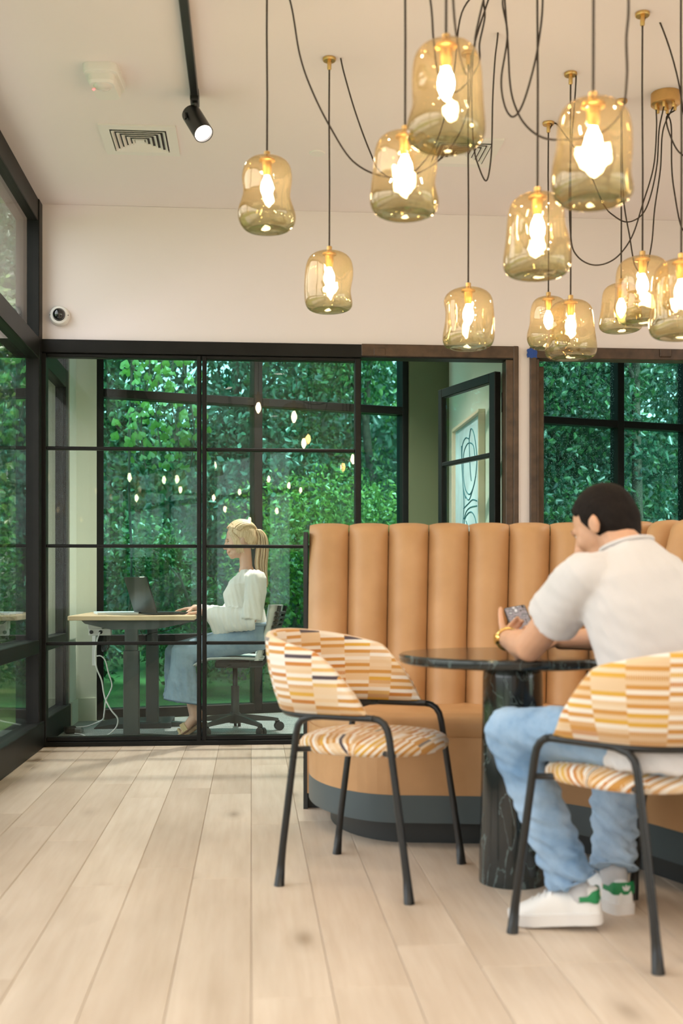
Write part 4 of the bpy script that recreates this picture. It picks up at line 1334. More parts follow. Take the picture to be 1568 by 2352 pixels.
# floor plugs
pl = thing('power_adapter', 'black plug adapter on the carpet by the glass corner', 'adapter', PZ(162, 1684, 0.0), R(20))
MB().bbox((-0.04, -0.03, 0.0005), (0.035, 0.03, 0.045), 0.008).build('body', M_softblack, pl)
MB().bbox((-0.02, -0.04, 0.005), (0.02, -0.03, 0.035), 0.003).build('plug_face', M_softblack, pl)
pl = thing('power_adapter', 'grey plug adapter on the carpet nearer the desk leg', 'adapter', PZ(178, 1684, 0.0), R(-10))
MB().bbox((-0.035, -0.025, 0.0005), (0.035, 0.025, 0.036), 0.008).build('body', mat('grey_plastic', (0.16, 0.18, 0.18), 0.5), pl)
MB().bbox((-0.012, 0.025, 0.008), (0.012, 0.034, 0.028), 0.003).build('cord_grip', M_softblack, pl)
# wedge mat
fm = thing('foot_mat', 'dark wedge shaped foot mat on the carpet under the desk', 'mat', PZ(268, 1672, 0.0), 0)
m = MB(); m.loft([[Vector((a-0.0, y, b)) for a, b in ((-0.14, 0.0005), (-0.14, 0.008), (-0.03, 0.03), (0.36, 0.035), (0.36, 0.0005))] for y in (-0.05, 0.35)])
m.build('mat_body', mat('dark_textured_mat', (0.03, 0.036, 0.036), 0.8, bump=0.5, bscale=300), fm)
MB().box((-0.143, -0.054, 0.0005), (-0.12, 0.354, 0.006)).build('edge', M_softblack, fm)

# framed drawing on the office side wall
ya, yb = 7.42, 8.44
zt, zb_ = 2.125, 1.12
pf = thing('framed_picture', 'tall framed abstract line drawing in a pale wood frame on the side wall', 'picture', (XS, (ya+yb)/2, (zt+zb_)/2), 0)
Mw = mat('pale_maple_frame', (0.72, 0.60, 0.44), 0.5)
dx = 0.045
for (a, b) in (((XS-dx, ya, zt-0.022), (XS-0.0005, yb, zt)), ((XS-dx, ya, zb_), (XS-0.0005, yb, zb_+0.022)), ((XS-dx, ya, zb_+0.022), (XS-0.0005, ya+0.022, zt-0.022)), ((XS-dx, yb-0.022, zb_+0.022), (XS-0.0005, yb, zt-0.022))):
    MB().bbox(a, b, 0.002).build('frame_bar', Mw, pf, world=True)
pap = MB().box((XS-0.018, ya+0.022, zb_+0.022), (XS-0.006, yb-0.022, zt-0.022)).build('paper', mat('blue_washed_paper', (0.52, 0.70, 0.74), 0.8, var=0.25, scale=3), pf, world=True)
M_ink = mat('teal_ink', (0.03, 0.17, 0.20), 0.7)
def ink(pts, w=0.008):
    P = spline([(XS-0.0195, yb - 0.022 - u*(yb-ya-0.044), zt - 0.022 - v*(zt-zb_-0.044)) for (u, v) in pts], 10)
    MB().tube(P, w*0.5, 6).build('ink_line', M_ink, pap, smooth=True, world=True)
ink([(0.30, 0.95), (0.32, 0.75), (0.36, 0.60), (0.34, 0.5), (0.30, 0.38), (0.28, 0.24), (0.30, 0.14), (0.42, 0.10), (0.56, 0.12), (0.62, 0.06), (0.72, 0.10), (0.80, 0.20), (0.84, 0.32), (0.76, 0.46), (0.60, 0.53), (0.45, 0.50), (0.36, 0.42), (0.33, 0.30), (0.36, 0.2), (0.48, 0.155), (0.6, 0.16), (0.72, 0.2), (0.78, 0.3)])
ink([(0.40, 0.53), (0.55, 0.57), (0.70, 0.50), (0.8, 0.42)])
ink([(0.34, 0.62), (0.5, 0.60), (0.68, 0.58), (0.84, 0.60)])
ink([(0.36, 0.70), (0.45, 0.65), (0.6, 0.63), (0.84, 0.635)])
ink([(0.40, 1.0), (0.42, 0.84), (0.38, 0.72), (0.5, 0.67), (0.66, 0.67), (0.8, 0.74), (0.82, 0.85), (0.84, 1.0)])
ink([(0.55, 1.0), (0.57, 0.88), (0.52, 0.78), (0.44, 0.72)])
ink([(0.60, 0.07), (0.56, 0.14), (0.58, 0.25), (0.60, 0.36), (0.64, 0.44)])
ink([(0.26, 0.14), (0.28, 0.30), (0.33, 0.46), (0.42, 0.55)])

# task chair
M_shell = mat('pale_grey_shell', (0.66, 0.70, 0.68), 0.5)
M_mesh = mat('dark_grey_nylon', (0.032, 0.036, 0.035), 0.5)
CCX, CCZ = (540-784)/F*7.34, 7.34
tc = thing('task_chair', 'pale office task chair on casters under the desk worker', 'chair', C(CCX, CCZ, 0), 0)
cw = C(CCX, CCZ, 0)
def cl(x, y, z): return Vector((cw.x + x, cw.y + y, z))
# the sitter faces -x
MB().lathe([(0.0, 0.125), (0.034, 0.125), (0.036, 0.06), (0.0, 0.055)], 20).build('hub', M_mesh, tc, smooth=False)
MB().lathe([(0.026, 0.12), (0.026, 0.30), (0.0, 0.30)], 18).build('gas_lift_cover', M_mesh, tc, smooth=True)
MB().lathe([(0.016, 0.30), (0.016, 0.43), (0.0, 0.43)], 16).build('gas_lift', M_black, tc, smooth=True)
for k in range(5):
    a = R(72*k + 232)
    d = Vector((math.cos(a), math.sin(a), 0)); s = Vector((-d.y, d.x, 0))
    rings = []
    for (r, w, z0, z1) in ((0.02, 0.026, 0.07, 0.118), (0.12, 0.022, 0.072, 0.108), (0.25, 0.018, 0.066, 0.088), (0.29, 0.017, 0.062, 0.08)):
        rings.append([d*r - s*w + Vector((0, 0, z0)), d*r + s*w + Vector((0, 0, z0)), d*r + s*w*0.6 + Vector((0, 0, z1)), d*r - s*w*0.6 + Vector((0, 0, z1))])
    sp_ = MB().loft(rings).build('base_spoke', M_mesh, tc)
    p = d*0.285
    cs = thing('x', 'x', 'x') if False else None
    fork = MB().cyl(p + Vector((0, 0, 0.03)), p + Vector((0, 0, 0.066)), 0.016, n=12).build('caster', M_mesh, tc, smooth=True)
    for sd in (-1, 1):
        q = p + s*0.013*sd + d*0.012
        MB().tube([q - s*0.009 + Vector((0, 0, 0.0295)), q + s*0.009 + Vector((0, 0, 0.0295))], 0.029, 22).build('wheel', M_softblack, fork)
# seat pan (upholstered shell) with pale edge
def task_seat(z, th, mt, name, grow=0.0):
    P = []
    n = 12
    rows = []
    for i in range(n+1):
        u = i/n
        x = -0.27 + 0.45*u
        dip = -0.045*max(0, (0.25-u)/0.25)**1.6 + 0.008*math.sin(u*math.pi)
        hw = 0.235*(1 - 0.25*abs(2*u-1)**4) + grow
        sec = []
        for (f, g) in ((-1, 0), (-0.92, -0.5), (0, -1), (0.92, -0.5), (1, 0), (0.9, 0.55), (0, 0.8), (-0.9, 0.55)):
            sec.append(Vector((x, hw*f, z + dip + th*g + 0.012*abs(f)**2)))
        rows.append(sec)
    return MB().loft(rows).build(name, mt, tc, smooth=True)
task_seat(0.475, 0.014, M_shell, 'seat')
MB().bbox((-0.13, -0.07, 0.42), (0.10, 0.07, 0.465), 0.01).build('tilt_mechanism', M_mesh, tc)
MB().tube([(-0.03, -0.07, 0.44), (-0.05, -0.19, 0.435), (-0.06, -0.22, 0.435)], 0.006, 8).build('tilt_lever', M_mesh, tc, smooth=True)
# backrest: curved shell, ribbed behind
rows = []; rows2 = []
nb_, nh = 10, 12
def back_pt(f, v, off):
    x = 0.175 + 0.03*math.sin(v*math.pi*0.9) + 0.115*v**1.35 - 0.075*f*f*(0.6+0.4*v) + off
    y = (0.205 - 0.045*v**3)*f
    z = 0.475 + 0.35*v
    return Vector((x, y, z))
for i in range(nh+1):
    v = i/nh
    fr = [back_pt(-1+2*j/nb_, v, -0.008) for j in range(nb_+1)]
    bk = [back_pt(1-2*j/nb_, v, 0.012) for j in range(nb_+1)]
    rows.append(fr + bk)
MB().loft(rows).build('backrest', M_shell, tc, smooth=True)
for i in range(9):
    v = 0.18 + 0.085*i
    MB().tube([back_pt(-0.9+1.8*j/8, v, 0.03) for j in range(9)], 0.010, 8).build('back_rib', M_mesh, tc, smooth=True)
for f in (-0.75, 0.0, 0.75):
    MB().tube([back_pt(f, 0.08+0.9*j/8, 0.028) for j in range(9)], 0.012, 8).build('back_spine', M_mesh, tc, smooth=True)
MB().tube([(0.06, 0, 0.44), (0.17, 0, 0.44), (0.225, 0, 0.50), (0.255, 0, 0.60)], [0.022, 0.022, 0.02, 0.016], 10).build('back_bracket', M_mesh, tc, smooth=True)

# ================================================================== PEOPLE
def skin_mat(name, col):
    t = NT(name)
    co = t.coord('Object')
    n = t.noise(co, 14, 3)
    lo = tuple(c*0.92 for c in col); hi = tuple(min(1, c*1.06) for c in col)
    t.link(t.ramp(n.outputs['Fac'], [(0.3, lo), (0.7, hi)]), t.b.inputs['Base Color'])
    t.b.inputs['Roughness'].default_value = 0.5
    t.b.inputs['Subsurface Weight'].default_value = 0.15
    t.b.inputs['Subsurface Radius'].default_value = (0.02, 0.008, 0.004)
    t.b.inputs['Subsurface Scale'].default_value = 0.4
    t.bump(t.noise(co, 260, 2).outputs['Fac'], 0.08, 0.001)
    return t.m
def denim(name, a, b):
    t = NT(name)
    co = t.coord('Object')
    n = t.noise(co, 4.5, 5, 0.6); f = t.noise(co, 520, 2); w = t.noise(t.mapping(co, (1, 1, 0.4)), 16, 3)
    c = t.ramp(n.outputs['Fac'], [(0.3, a), (0.68, b)])
    t.link(c, t.b.inputs['Base Color'])
    t.b.inputs['Roughness'].default_value = 0.85
    ad = t.math('ADD', t.math('MULTIPLY', w.outputs['Fac'], 1.0), t.math('MULTIPLY', f.outputs['Fac'], 0.06))
    t.bump(ad, 0.5, 0.02)
    return t.m
def cloth(name, col, scale=10, st=0.35):
    t = NT(name)
    co = t.coord('Object')
    w = t.noise(t.mapping(co, (1, 1, 0.5), rot=(0.4, 0.3, 0)), scale, 2)
    t.b.inputs['Base Color'].default_value = (*col, 1)
    t.b.inputs['Roughness'].default_value = 0.85
    t.b.inputs['Sheen Weight'].default_value = 0.15
    t.bump(w.outputs['Fac'], st, 0.02)
    return t.m
def hair_mat(name, dark, light, sc=(60, 60, 4)):
    t = NT(name)
    co = t.coord('Object')
    n = t.noise(t.mapping(co, sc), 3, 4, 0.6)
    t.link(t.ramp(n.outputs['Fac'], [(0.3, dark), (0.7, light)]), t.b.inputs['Base Color'])
    t.b.inputs['Roughness'].default_value = 0.42
    t.bump(n.outputs['Fac'], 0.4, 0.004)
    return t.m
M_skinW = skin_mat('fair_skin', (0.66, 0.40, 0.29))
M_skinM = skin_mat('tan_skin', (0.60, 0.33, 0.20))
M_blonde = hair_mat('blonde_hair', (0.50, 0.33, 0.17), (0.84, 0.66, 0.44))
M_dark = hair_mat('short_dark_hair', (0.005, 0.0035, 0.003), (0.016, 0.010, 0.007), (90, 90, 90))
M_dark.node_tree.nodes['Principled BSDF'].inputs['Roughness'].default_value = 0.75
M_dark.node_tree.nodes['Principled BSDF'].inputs['Specular IOR Level'].default_value = 0.15
M_tee = cloth('white_cotton', (0.60, 0.57, 0.56), 9, 0.32)
M_blouse = cloth('cream_silk', (0.82, 0.79, 0.74), 12, 0.3)
M_denimL = denim('light_blue_denim', (0.13, 0.25, 0.42), (0.42, 0.57, 0.74))
M_denimW = denim('faded_blue_denim', (0.15, 0.25, 0.36), (0.36, 0.49, 0.60))
M_lip = mat('lip_pink', (0.50, 0.14, 0.13), 0.4)
M_eye = mat('eye_white', (0.8, 0.8, 0.78), 0.2)
M_iris = mat('dark_iris', (0.03, 0.025, 0.02), 0.15)
M_brow = mat('brow_hair', (0.22, 0.13, 0.06), 0.7)

def frame3(fwd, up):
    f = Vector(fwd).normalized()
    u = Vector(up); u = (u - f*u.dot(f)).normalized()
    l = u.cross(f)
    return f, l, u                         # forward, left, up
def m3(f, l, u):
    return Matrix(((f.x, l.x, u.x), (f.y, l.y, u.y), (f.z, l.z, u.z)))

def add_head(mb, c, fwd, up, s=1.0, fem=False):
    """head about 0.225*s tall; c = centre of the cranium"""
    f, l, u = frame3(fwd, up); M = m3(f, l, u)
    def p(a, b, d): return c + (f*a + l*b + u*d)*s
    k = s
    mb.ball(p(-0.008, 0, 0.022), (0.094*k, 0.074*k, 0.092*k), M, 12, 16)
    mb.ball(p(0.030, 0, -0.010), (0.062*k, 0.064*k, 0.080*k), M, 12, 16)       # face
    mb.ball(p(0.036, 0, -0.062), (0.046*k, 0.048*k, 0.046*k), M)               # jaw
    mb.ball(p(0.070, 0, -0.092), (0.020*k, 0.024*k, 0.016*k), M)               # chin
    mb.ball(p(0.082, 0, 0.018), (0.014*k, 0.046*k, 0.012*k), M)                # brow ridge
    mb.capsule(p(0.088, 0, 0.010), p(0.106, 0, -0.026), 0.0085*k, 0.0115*k)    # nose bridge
    mb.ball(p(0.108, 0, -0.030), (0.012*k, 0.013*k, 0.010*k), M)
    for sd in (-1, 1):
        mb.ball(p(0.098, 0.011*sd, -0.033), (0.010*k, 0.008*k, 0.008*k), M)
        mb.ball(p(0.058, 0.038*sd, -0.026), (0.024*k, 0.020*k, 0.026*k), M)    # cheek
        # ear
        mb.ball(p(-0.006, 0.076*sd, -0.014), (0.018*k, 0.008*k, 0.027*k), M)
        mb.ball(p(-0.014, 0.081*sd, -0.006), (0.012*k, 0.007*k, 0.022*k), M)
    mb.ball(p(0.079, 0, -0.047), (0.019*k, 0.028*k, 0.015*k), M)
    mb.ball(p(0.078, 0, -0.078), (0.018*k, 0.026*k, 0.013*k), M)
    mb.ball(p(0.090, 0, -0.057), (0.013*k, 0.024*k, 0.007*k), M)               # upper lip
    mb.ball(p(0.088, 0, -0.068), (0.012*k, 0.020*k, 0.007*k), M)
    return p, M

def face_parts(root, p, M, s, lips=True):
    for sd in (-1, 1):
        e = MB().ball(p(0.0725, 0.029*sd, 0.000), (0.009*s, 0.013*s, 0.0075*s), M).build('eye', M_eye, root, smooth=True, world=True)
        MB().ball(p(0.0795, 0.029*sd, -0.001), (0.0035*s, 0.006*s, 0.006*s), M).build('iris', M_iris, e, smooth=True, world=True)
        MB().tube([p(0.0865, 0.012*sd, 0.019), p(0.089, 0.027*sd, 0.024), p(0.079, 0.045*sd, 0.019)], [0.003*s, 0.0035*s, 0.002*s], 6).build('eyebrow', M_brow, root, smooth=True, world=True)
        MB().tube([p(0.082, 0.018*sd, 0.006), p(0.0835, 0.030*sd, 0.008), p(0.0755, 0.043*sd, 0.004)], 0.002*s, 6).build('eyelid', M_brow, root, smooth=True, world=True)
    if lips:
        MB().tube([p(0.084, -0.022, -0.0605), p(0.0955, -0.009, -0.0595), p(0.0975, 0, -0.061), p(0.0955, 0.009, -0.0595), p(0.084, 0.022, -0.0605)], [0.002*s, 0.0045*s, 0.0048*s, 0.0045*s, 0.002*s], 8).build('lips', M_lip, root, smooth=True, world=True)

def rotv(v, axis, a):
    return Matrix.Rotation(a, 3, axis) @ v

def add_hand(mb, wrist, d, n, thumb, size=1.0, curl=(0.4, 0.5, 0.4), spread=0.06, thumb_dir=None, tcurl=0.3):
    """d: along the hand, n: palm normal, thumb: +1/-1 side of d x n"""
    d = Vector(d).normalized(); n = Vector(n); n = (n - d*n.dot(d)).normalized()
    s = d.cross(n).normalized()*thumb
    k = size
    W = Vector(wrist)
    # palm
    for (o, e) in ((0.026, 0.030), (0.009, 0.011), (-0.009, -0.009), (-0.024, -0.027)):
        mb.capsule(W + d*0.008*k + s*o*0.75*k, W + d*(0.082-abs(e)*0.25)*k + s*e*k, 0.0125*k, 0.0105*k, 10)
    nails = []
    for i, (o, base, L) in enumerate(((0.030, 0.083, 0.072), (0.011, 0.087, 0.080), (-0.009, 0.083, 0.074), (-0.027, 0.074, 0.058))):
        p = W + d*base*k + s*o*k
        dd = (d + s*(o*spread/0.03)).normalized()
        ax = dd.cross(n).normalized()
        r = (0.0088, 0.0090, 0.0086, 0.0076)[i]*k
        for j, fr in enumerate((0.45, 0.30, 0.25)):
            c = curl[j] if not isinstance(curl[0], (tuple, list)) else curl[i][j]
            dd = rotv(dd, ax, c)
            q = p + dd*L*fr*k
            mb.capsule(p, q, r*(1-0.07*j), r*(0.93-0.08*j), 10)
            p = q
        nails.append((p, dd, n))
    td = thumb_dir if thumb_dir is not None else (d*0.62 + s*0.7 + n*0.35)
    td = Vector(td).normalized()
    p = W + d*0.022*k + s*0.026*k + n*0.006*k
    mb.ball(W + d*0.03*k + s*0.02*k + n*0.007*k, 0.016*k)
    ax = td.cross(s*-1 + d).normalized()
    for j, (L, r0, r1) in enumerate(((0.042, 0.0115, 0.0102), (0.032, 0.0100, 0.0092), (0.026, 0.0092, 0.0078))):
        q = p + td*L*k
        mb.capsule(p, q, r0*k, r1*k, 10)
        p = q
        td = (td + (d*0.6 - s*0.3)*tcurl).normalized()
    return nails

def ring(c, lat, dep, n=24, e=2.3):
    """superellipse ring about c with half-axes lat, dep (vectors)"""
    out = []
    for k in range(n):
        a = 2*math.pi*k/n
        ca, sa = math.cos(a), math.sin(a)
        x = math.copysign(abs(ca)**(2/e), ca); y = math.copysign(abs(sa)**(2/e), sa)
        out.append(Vector(c) + Vector(lat)*x + Vector(dep)*y)
    return out

# ------------------------------------------------------------------ the man
def build_man():
    fw = C(-0.626, 0.78, 0).normalized(); lf = Vector((-fw.y, fw.x, 0))      # forward, left
    up = Vector((0, 0, 1))
    pel = C(0.865, 3.005, 0.555)
    neck = C(0.800, 3.175, 1.060)
    hip = {+1: pel + lf*0.09 - up*0.01, -1: pel - lf*0.09 - up*0.01}
    knee = {+1: C(0.480, 3.225, 0.535), -1: C(0.850, 3.52, 0.515)}
    ank = {+1: C(0.650, 3.165, 0.110), -1: C(0.800, 3.33, 0.105)}
    shl = {+1: C(0.660, 3.055, 0.975), -1: C(0.935, 3.285, 0.985)}
    elb = {+1: C(0.545, 3.285, 0.772), -1: C(0.955, 3.47, 0.80)}
    wri = {+1: C(0.513, 3.525, 0.785), -1: C(0.690, 3.565, 0.775)}
    hc = C(0.757, 3.262, 1.122)
    hf = (C(-0.62, 0.52, 0) - up*0.42).normalized()
    hu = (up*0.9 + C(-0.25, 0.36, 0)).normalized()
    man = thing('person', 'seated man in a white t-shirt and light blue jeans looking at his phone', 'person', (pel.x, pel.y, 0), 0)
    # ---- body
    b = MB()
    p, M = add_head(b, hc, hf, hu, 1.0)
    b.capsule(neck - up*0.04 - fw*0.01, hc - hu*0.03 - hf*0.025, 0.060, 0.056)
    sp = [pel, pel.lerp(neck, 0.33), pel.lerp(neck, 0.66), neck - up*0.05]
    b.loft([ring(sp[0], lf*0.14, fw*0.10), ring(sp[1], lf*0.13, fw*0.09), ring(sp[2], lf*0.15, fw*0.095), ring(sp[3], lf*0.10, fw*0.07)])
    for s in (1, -1):
        b.capsule(neck - up*0.05, shl[s], 0.05, 0.05)
        b.capsule(shl[s], elb[s], 0.049, 0.044)
        b.ball(elb[s], 0.044)
        mid = elb[s].lerp(wri[s], 0.35)
        b.capsule(elb[s], mid, 0.043, 0.045)
        b.capsule(mid, wri[s], 0.044, 0.028)
        b.capsule(hip[s], knee[s], 0.06, 0.045)
        b.capsule(knee[s], ank[s], 0.045, 0.036)
        b.capsule(ank[s], ank[s] - up*0.05, 0.036, 0.034)
    # left hand holds the phone from below and behind, right hand lies on the table
    pc_ = PD(1192, 1424, 3.70)
    px_ = (PD(1212, 1421, 3.70) - PD(1168, 1429, 3.70)).normalized()           # across the phone
    py_ = (PD(1177, 1404, 3.74) - PD(1202, 1446, 3.65)).normalized()           # along, towards its top
    py_ = (py_ - px_*py_.dot(px_)).normalized()
    pn_ = px_.cross(py_).normalized()
    if pn_.y > 0: pn_ = -pn_                                                   # screen side, towards the viewer / his face
    LL = pc_ - px_*0.030 - py_*0.060 - pn_*0.016
    hd = (LL - wri[1]).normalized()
    hn = (px_*0.7 + pn_*0.7).normalized()
    add_hand(b, wri[1], hd, hn, 1 if (hd.cross(hn)).dot(py_ - px_*0.3) > 0 else -1, 1.0, ((0.75, 0.9, 0.6), (0.8, 1.0, 0.7), (0.85, 1.0, 0.7), (0.9, 1.0, 0.7)), 0.05, tcurl=0.2)
    hd2 = (C(0.585, 3.59, 0.775) - wri[-1]).normalized()
    add_hand(b, wri[-1], hd2, -up, 1, 1.0, (0.35, 0.5, 0.4), 0.07)
    body = remeshed(b, 'body', M_skinM, man, 0.0046, 5)
    # ---- face details and hair
    face_parts(man, p, M, 1.0)
    hb = MB()
    f, l, u = frame3(hf, hu)
    hb.ball(p(-0.010, 0, 0.026), (0.099, 0.079, 0.098), M, 14, 20)
    hb.ball(p(-0.036, 0, 0.000), (0.074, 0.076, 0.078), M, 14, 20)
    hb.ball(p(-0.050, 0, -0.030), (0.048, 0.064, 0.060), M, 14, 20)
    cf = np.array(f); cu = np.array(u); cl_ = np.array(l); c0 = np.array(hc)
    def trim(co, no):
        d = co - c0
        a = d @ cf; h = d @ cu; s = np.abs(d @ cl_)
        # keep the face and the ears free: push those vertices inside the skull
        lim = 0.052 - 0.5*np.clip(0.06-h, 0, 0.2)
        lim = np.where(h < 0.045, np.minimum(lim, np.where(s > 0.058, 0.030, 0.020 + 0.25*h)), lim)
        over = np.clip(a - lim, 0, None)
        co = co - np.outer(over*(h < 0.075), cf) - (no*0.012)*(over[:, None] > 0.002)*(h < 0.075)[:, None]
        co = co + no*(0.0012*wob(co, 90, 1.0) + 0.0012*wob(co, 420, 2.0))[:, None]
        return co
    for sd in (-1, 1):                      # sideburns and the tapered neck line
        hb.capsule(p(0.012, 0.070*sd, 0.030), p(0.014, 0.0685*sd, -0.022), 0.0085, 0.006)
        hb.capsule(p(-0.045, 0.050*sd, -0.030), p(-0.058, 0.030*sd, -0.078), 0.022, 0.014)
    hb.capsule(p(-0.070, 0, -0.03), p(-0.068, 0, -0.085), 0.03, 0.018)
    remeshed(hb, 'hair', M_dark, man, 0.0045, 4, post=trim)
    # ---- t-shirt
    t = MB()
    axis = (neck - pel)
    def spn(k): return pel + axis*k
    su = axis.normalized()
    sf = (fw - su*fw.dot(su)).normalized()
    t.loft([ring(pel - up*0.078 - fw*0.012, lf*0.200, fw*0.152), ring(spn(0.0) - fw*0.006, lf*0.193, fw*0.142), ring(spn(0.2) - fw*0.012, lf*0.172, sf*0.125), ring(spn(0.42) - fw*0.018, lf*0.182, sf*0.125),
            ring(spn(0.64) - fw*0.016, lf*0.200, sf*0.128), ring(spn(0.8) - fw*0.008, lf*0.198, sf*0.115), ring(spn(0.91), lf*0.150, sf*0.090), ring(spn(0.975), lf*0.085, sf*0.074), ring(spn(1.0), lf*0.074, sf*0.068)])
    for s in (1, -1):
        t.capsule(neck - up*0.07 + lf*0.04*s, shl[s] - up*0.005, 0.062, 0.068)
        d = (elb[s] - shl[s])
        end = shl[s] + d*0.60
        perp = d.normalized().cross(up).normalized(); p2 = d.normalized().cross(perp)
        t.loft([ring(shl[s] - d*0.08, perp*0.062, p2*0.066), ring(shl[s] + d*0.12, perp*0.072, p2*0.078), ring(shl[s] + d*0.36, perp*0.070, p2*0.078), ring(end, perp*0.069, p2*0.080)])
    def folds(co, no):
        w = 0.0045*wob(co, 30, 0.4) + 0.003*wob(co, 70, 1.9)
        low = np.clip((0.80 - co[:, 2])/0.3, 0, 1)
        return co + no*(w*(0.5 + low))[:, None]
    remeshed(t, 't_shirt', M_tee, man, 0.007, 5, post=folds)
    cpt = [ring(spn(1.0) + su*0.004, lf*0.072, sf*0.066, 32)]
    MB().tube(cpt[0], 0.0065, 8, closed=True).build('collar', M_tee, man, smooth=True, world=True)
    # ---- jeans
    j = MB()
    j.loft([ring(pel - up*0.085, lf*0.165, fw*0.125), ring(pel, lf*0.172, fw*0.122), ring(pel + up*0.07, lf*0.165, fw*0.115)])
    for s in (1, -1):
        j.capsule(hip[s] + fw*0.03, knee[s], 0.086, 0.070, 18)
        j.ball(knee[s], 0.071)
        d = ank[s] - knee[s]
        perp = d.normalized().cross(lf).normalized(); p2 = d.normalized().cross(perp)
        j.loft([ring(knee[s] - d*0.05, perp*0.070, p2*0.068), ring(knee[s] + d*0.25, perp*0.068, p2*0.066), ring(knee[s] + d*0.6, perp*0.066, p2*0.063), ring(knee[s] + d*0.86, perp*0.064, p2*0.062), ring(knee[s] + d*0.97, perp*0.066, p2*0.064)])
    def jf(co, no):
        low = np.clip((0.42 - co[:, 2])/0.3, 0, 1)
        w = 0.009*wob(co*np.array([0.9, 0.9, 2.0]), 30, 0.9) + 0.005*wob(co*np.array([1, 1, 1.6]), 66, 2.5)
        return co + no*(w*(0.40 + 1.15*low))[:, None]
    remeshed(j, 'jeans', M_denimL, man, 0.007, 4, post=jf)
    for s in (1, -1):
        d = (ank[s] - knee[s]); perp = d.normalized().cross(lf).normalized(); p2 = d.normalized().cross(perp)
        e = knee[s] + d*0.965
        MB().tube(ring(e, perp*0.067, p2*0.065, 28), 0.0032, 8, closed=True).build('jeans_hem', M_denimL, man, smooth=True, world=True)
    # ---- wrist watch on the left wrist
    wd_ = (wri[1]-elb[1]).normalized(); wp = wri[1] - wd_*0.012
    a1 = wd_.cross(up).normalized(); a2 = wd_.cross(a1)
    wt = MB().tube(ring(wp, a1*0.034, a2*0.032, 26, 2.0), 0.0055, 8, closed=True).build('bracelet_watch', mat('gold_metal', (0.85, 0.62, 0.22), 0.25, metal=1.0), man, smooth=True, world=True)
    MB().cyl(wp - a1*0.030, wp - a1*0.040, 0.016, n=18).build('watch_case', MATS['gold_metal'], wt, world=True)
    # ---- sneakers
    Mlea = mat('white_sneaker_leather', (0.80, 0.79, 0.77), 0.45); Msole = mat('white_rubber_sole', (0.78, 0.76, 0.74), 0.6); Mgr = mat('green_heel_tab', (0.010, 0.22, 0.07), 0.45); Msock = mat('grey_sock', (0.55, 0.55, 0.56), 0.9)
    def sneaker(s, heel, toe):
        heel = Vector(heel); toe = Vector(toe)
        d = (toe - heel); L = d.length; d.normalize()
        sd = Vector((-d.y, d.x, 0)).normalized(); uu = d.cross(sd)
        if uu.z < 0: uu = -uu
        def q(x, y, z): return heel + d*x*L + sd*y + uu*z
        # outline half widths along the length
        wf = [(0.0, 0.022), (0.03, 0.030), (0.12, 0.036), (0.3, 0.036), (0.5, 0.041), (0.7, 0.049), (0.85, 0.045), (0.95, 0.030), (1.0, 0.012)]
        zt_ = [0.085, 0.098, 0.100, 0.088, 0.092, 0.070, 0.054, 0.044, 0.034]
        m = MB()
        rows = []
        for (x, w), z in zip(wf, zt_):
            r_ = []
            for k in range(17):
                a = math.pi*k/16
                r_.append(q(x, w*math.copysign(abs(math.cos(a))**0.75, math.cos(a)), 0.022 + (z-0.022)*math.sin(a)**0.8))
            for y in (-0.5, 0.0, 0.5):
                r_.append(q(x, w*y, 0.012))
            rows.append(r_)
        m.loft(rows)
        sh = remeshed(m, 'sneaker', Mlea, man, 0.005, 4)
        so_ = MB()
        ol = [(x, w+0.005) for x, w in wf]
        loop = [q(-0.012, 0, 0)] + [q(x, w, 0) for x, w in ol] + [q(1.015, 0, 0)] + [q(x, -w, 0) for x, w in ol[::-1]]
        n = len(loop)
        def lift(x): return 0.012*max(0, (x-0.8)/0.2)**2
        base = []; midr = []; topr = []
        for v in loop:
            x = (v-heel).dot(d)/L
            base.append(v + uu*(0.0 + lift(x))); midr.append(v + uu*0.016); topr.append(v + uu*(0.031 + lift(x)*0.5))
        so_.loft([base, midr, topr])
        o = so_.build('sole', Msole, sh, world=True); autosmooth(o, 50)
        # green tab: wraps the heel with two tails
        P = []
        for k in range(-10, 11):
            t_ = k/10
            ang = t_*R(150)
            if abs(t_) < 0.45:
                y = 0.034*math.sin(t_/0.45*math.pi/2); x = -0.006 + 0.055*(1-math.cos(t_/0.45*math.pi/2))
                z0, z1 = 0.058, 0.094
            else:
                kk = (abs(t_)-0.45)/0.55
                y = math.copysign(0.034 + 0.005*kk, t_); x = 0.049 + 0.16*kk
                z0, z1 = 0.058 + 0.006*min(1, kk*3), 0.094 - 0.016*min(1, kk*2.2)
            P.append([q(x+0.004, y*1.06, z0), q(x, y*1.06, (z0+z1)/2), q(x+0.006, y*1.0, z1)])
        tab = MB(); tab.grid(P)
        inner = [[v + (heel + d*0.10*L + uu*0.08 - v).normalized()*0.012 for v in r_] for r_ in P]
        n0 = len(tab.v); tab.grid([r_[::-1] for r_ in inner])
        tb_ = tab.build('heel_tab', Mgr, sh, smooth=True, world=True)
        # leaf emblem on the tab: three petals over a bar
        for (yy, rot) in ((-0.007, -0.5), (0.0, 0.0), (0.007, 0.5)):
            c_ = q(-0.006, yy, 0.078 - abs(yy)*0.25)
            mm = m3(d, (sd*math.cos(rot) - uu*math.sin(rot)), (uu*math.cos(rot) + sd*math.sin(rot)))
            MB().ball(c_, (0.003, 0.0035, 0.009), mm, 6, 8).build('leaf_emblem', Mlea, tb_, smooth=True, world=True)
        # ankle opening and sock
        MB().capsule(q(0.2, 0, 0.07), ank[s], 0.036, 0.04).build('sock', Msock, sh, smooth=True, world=True)
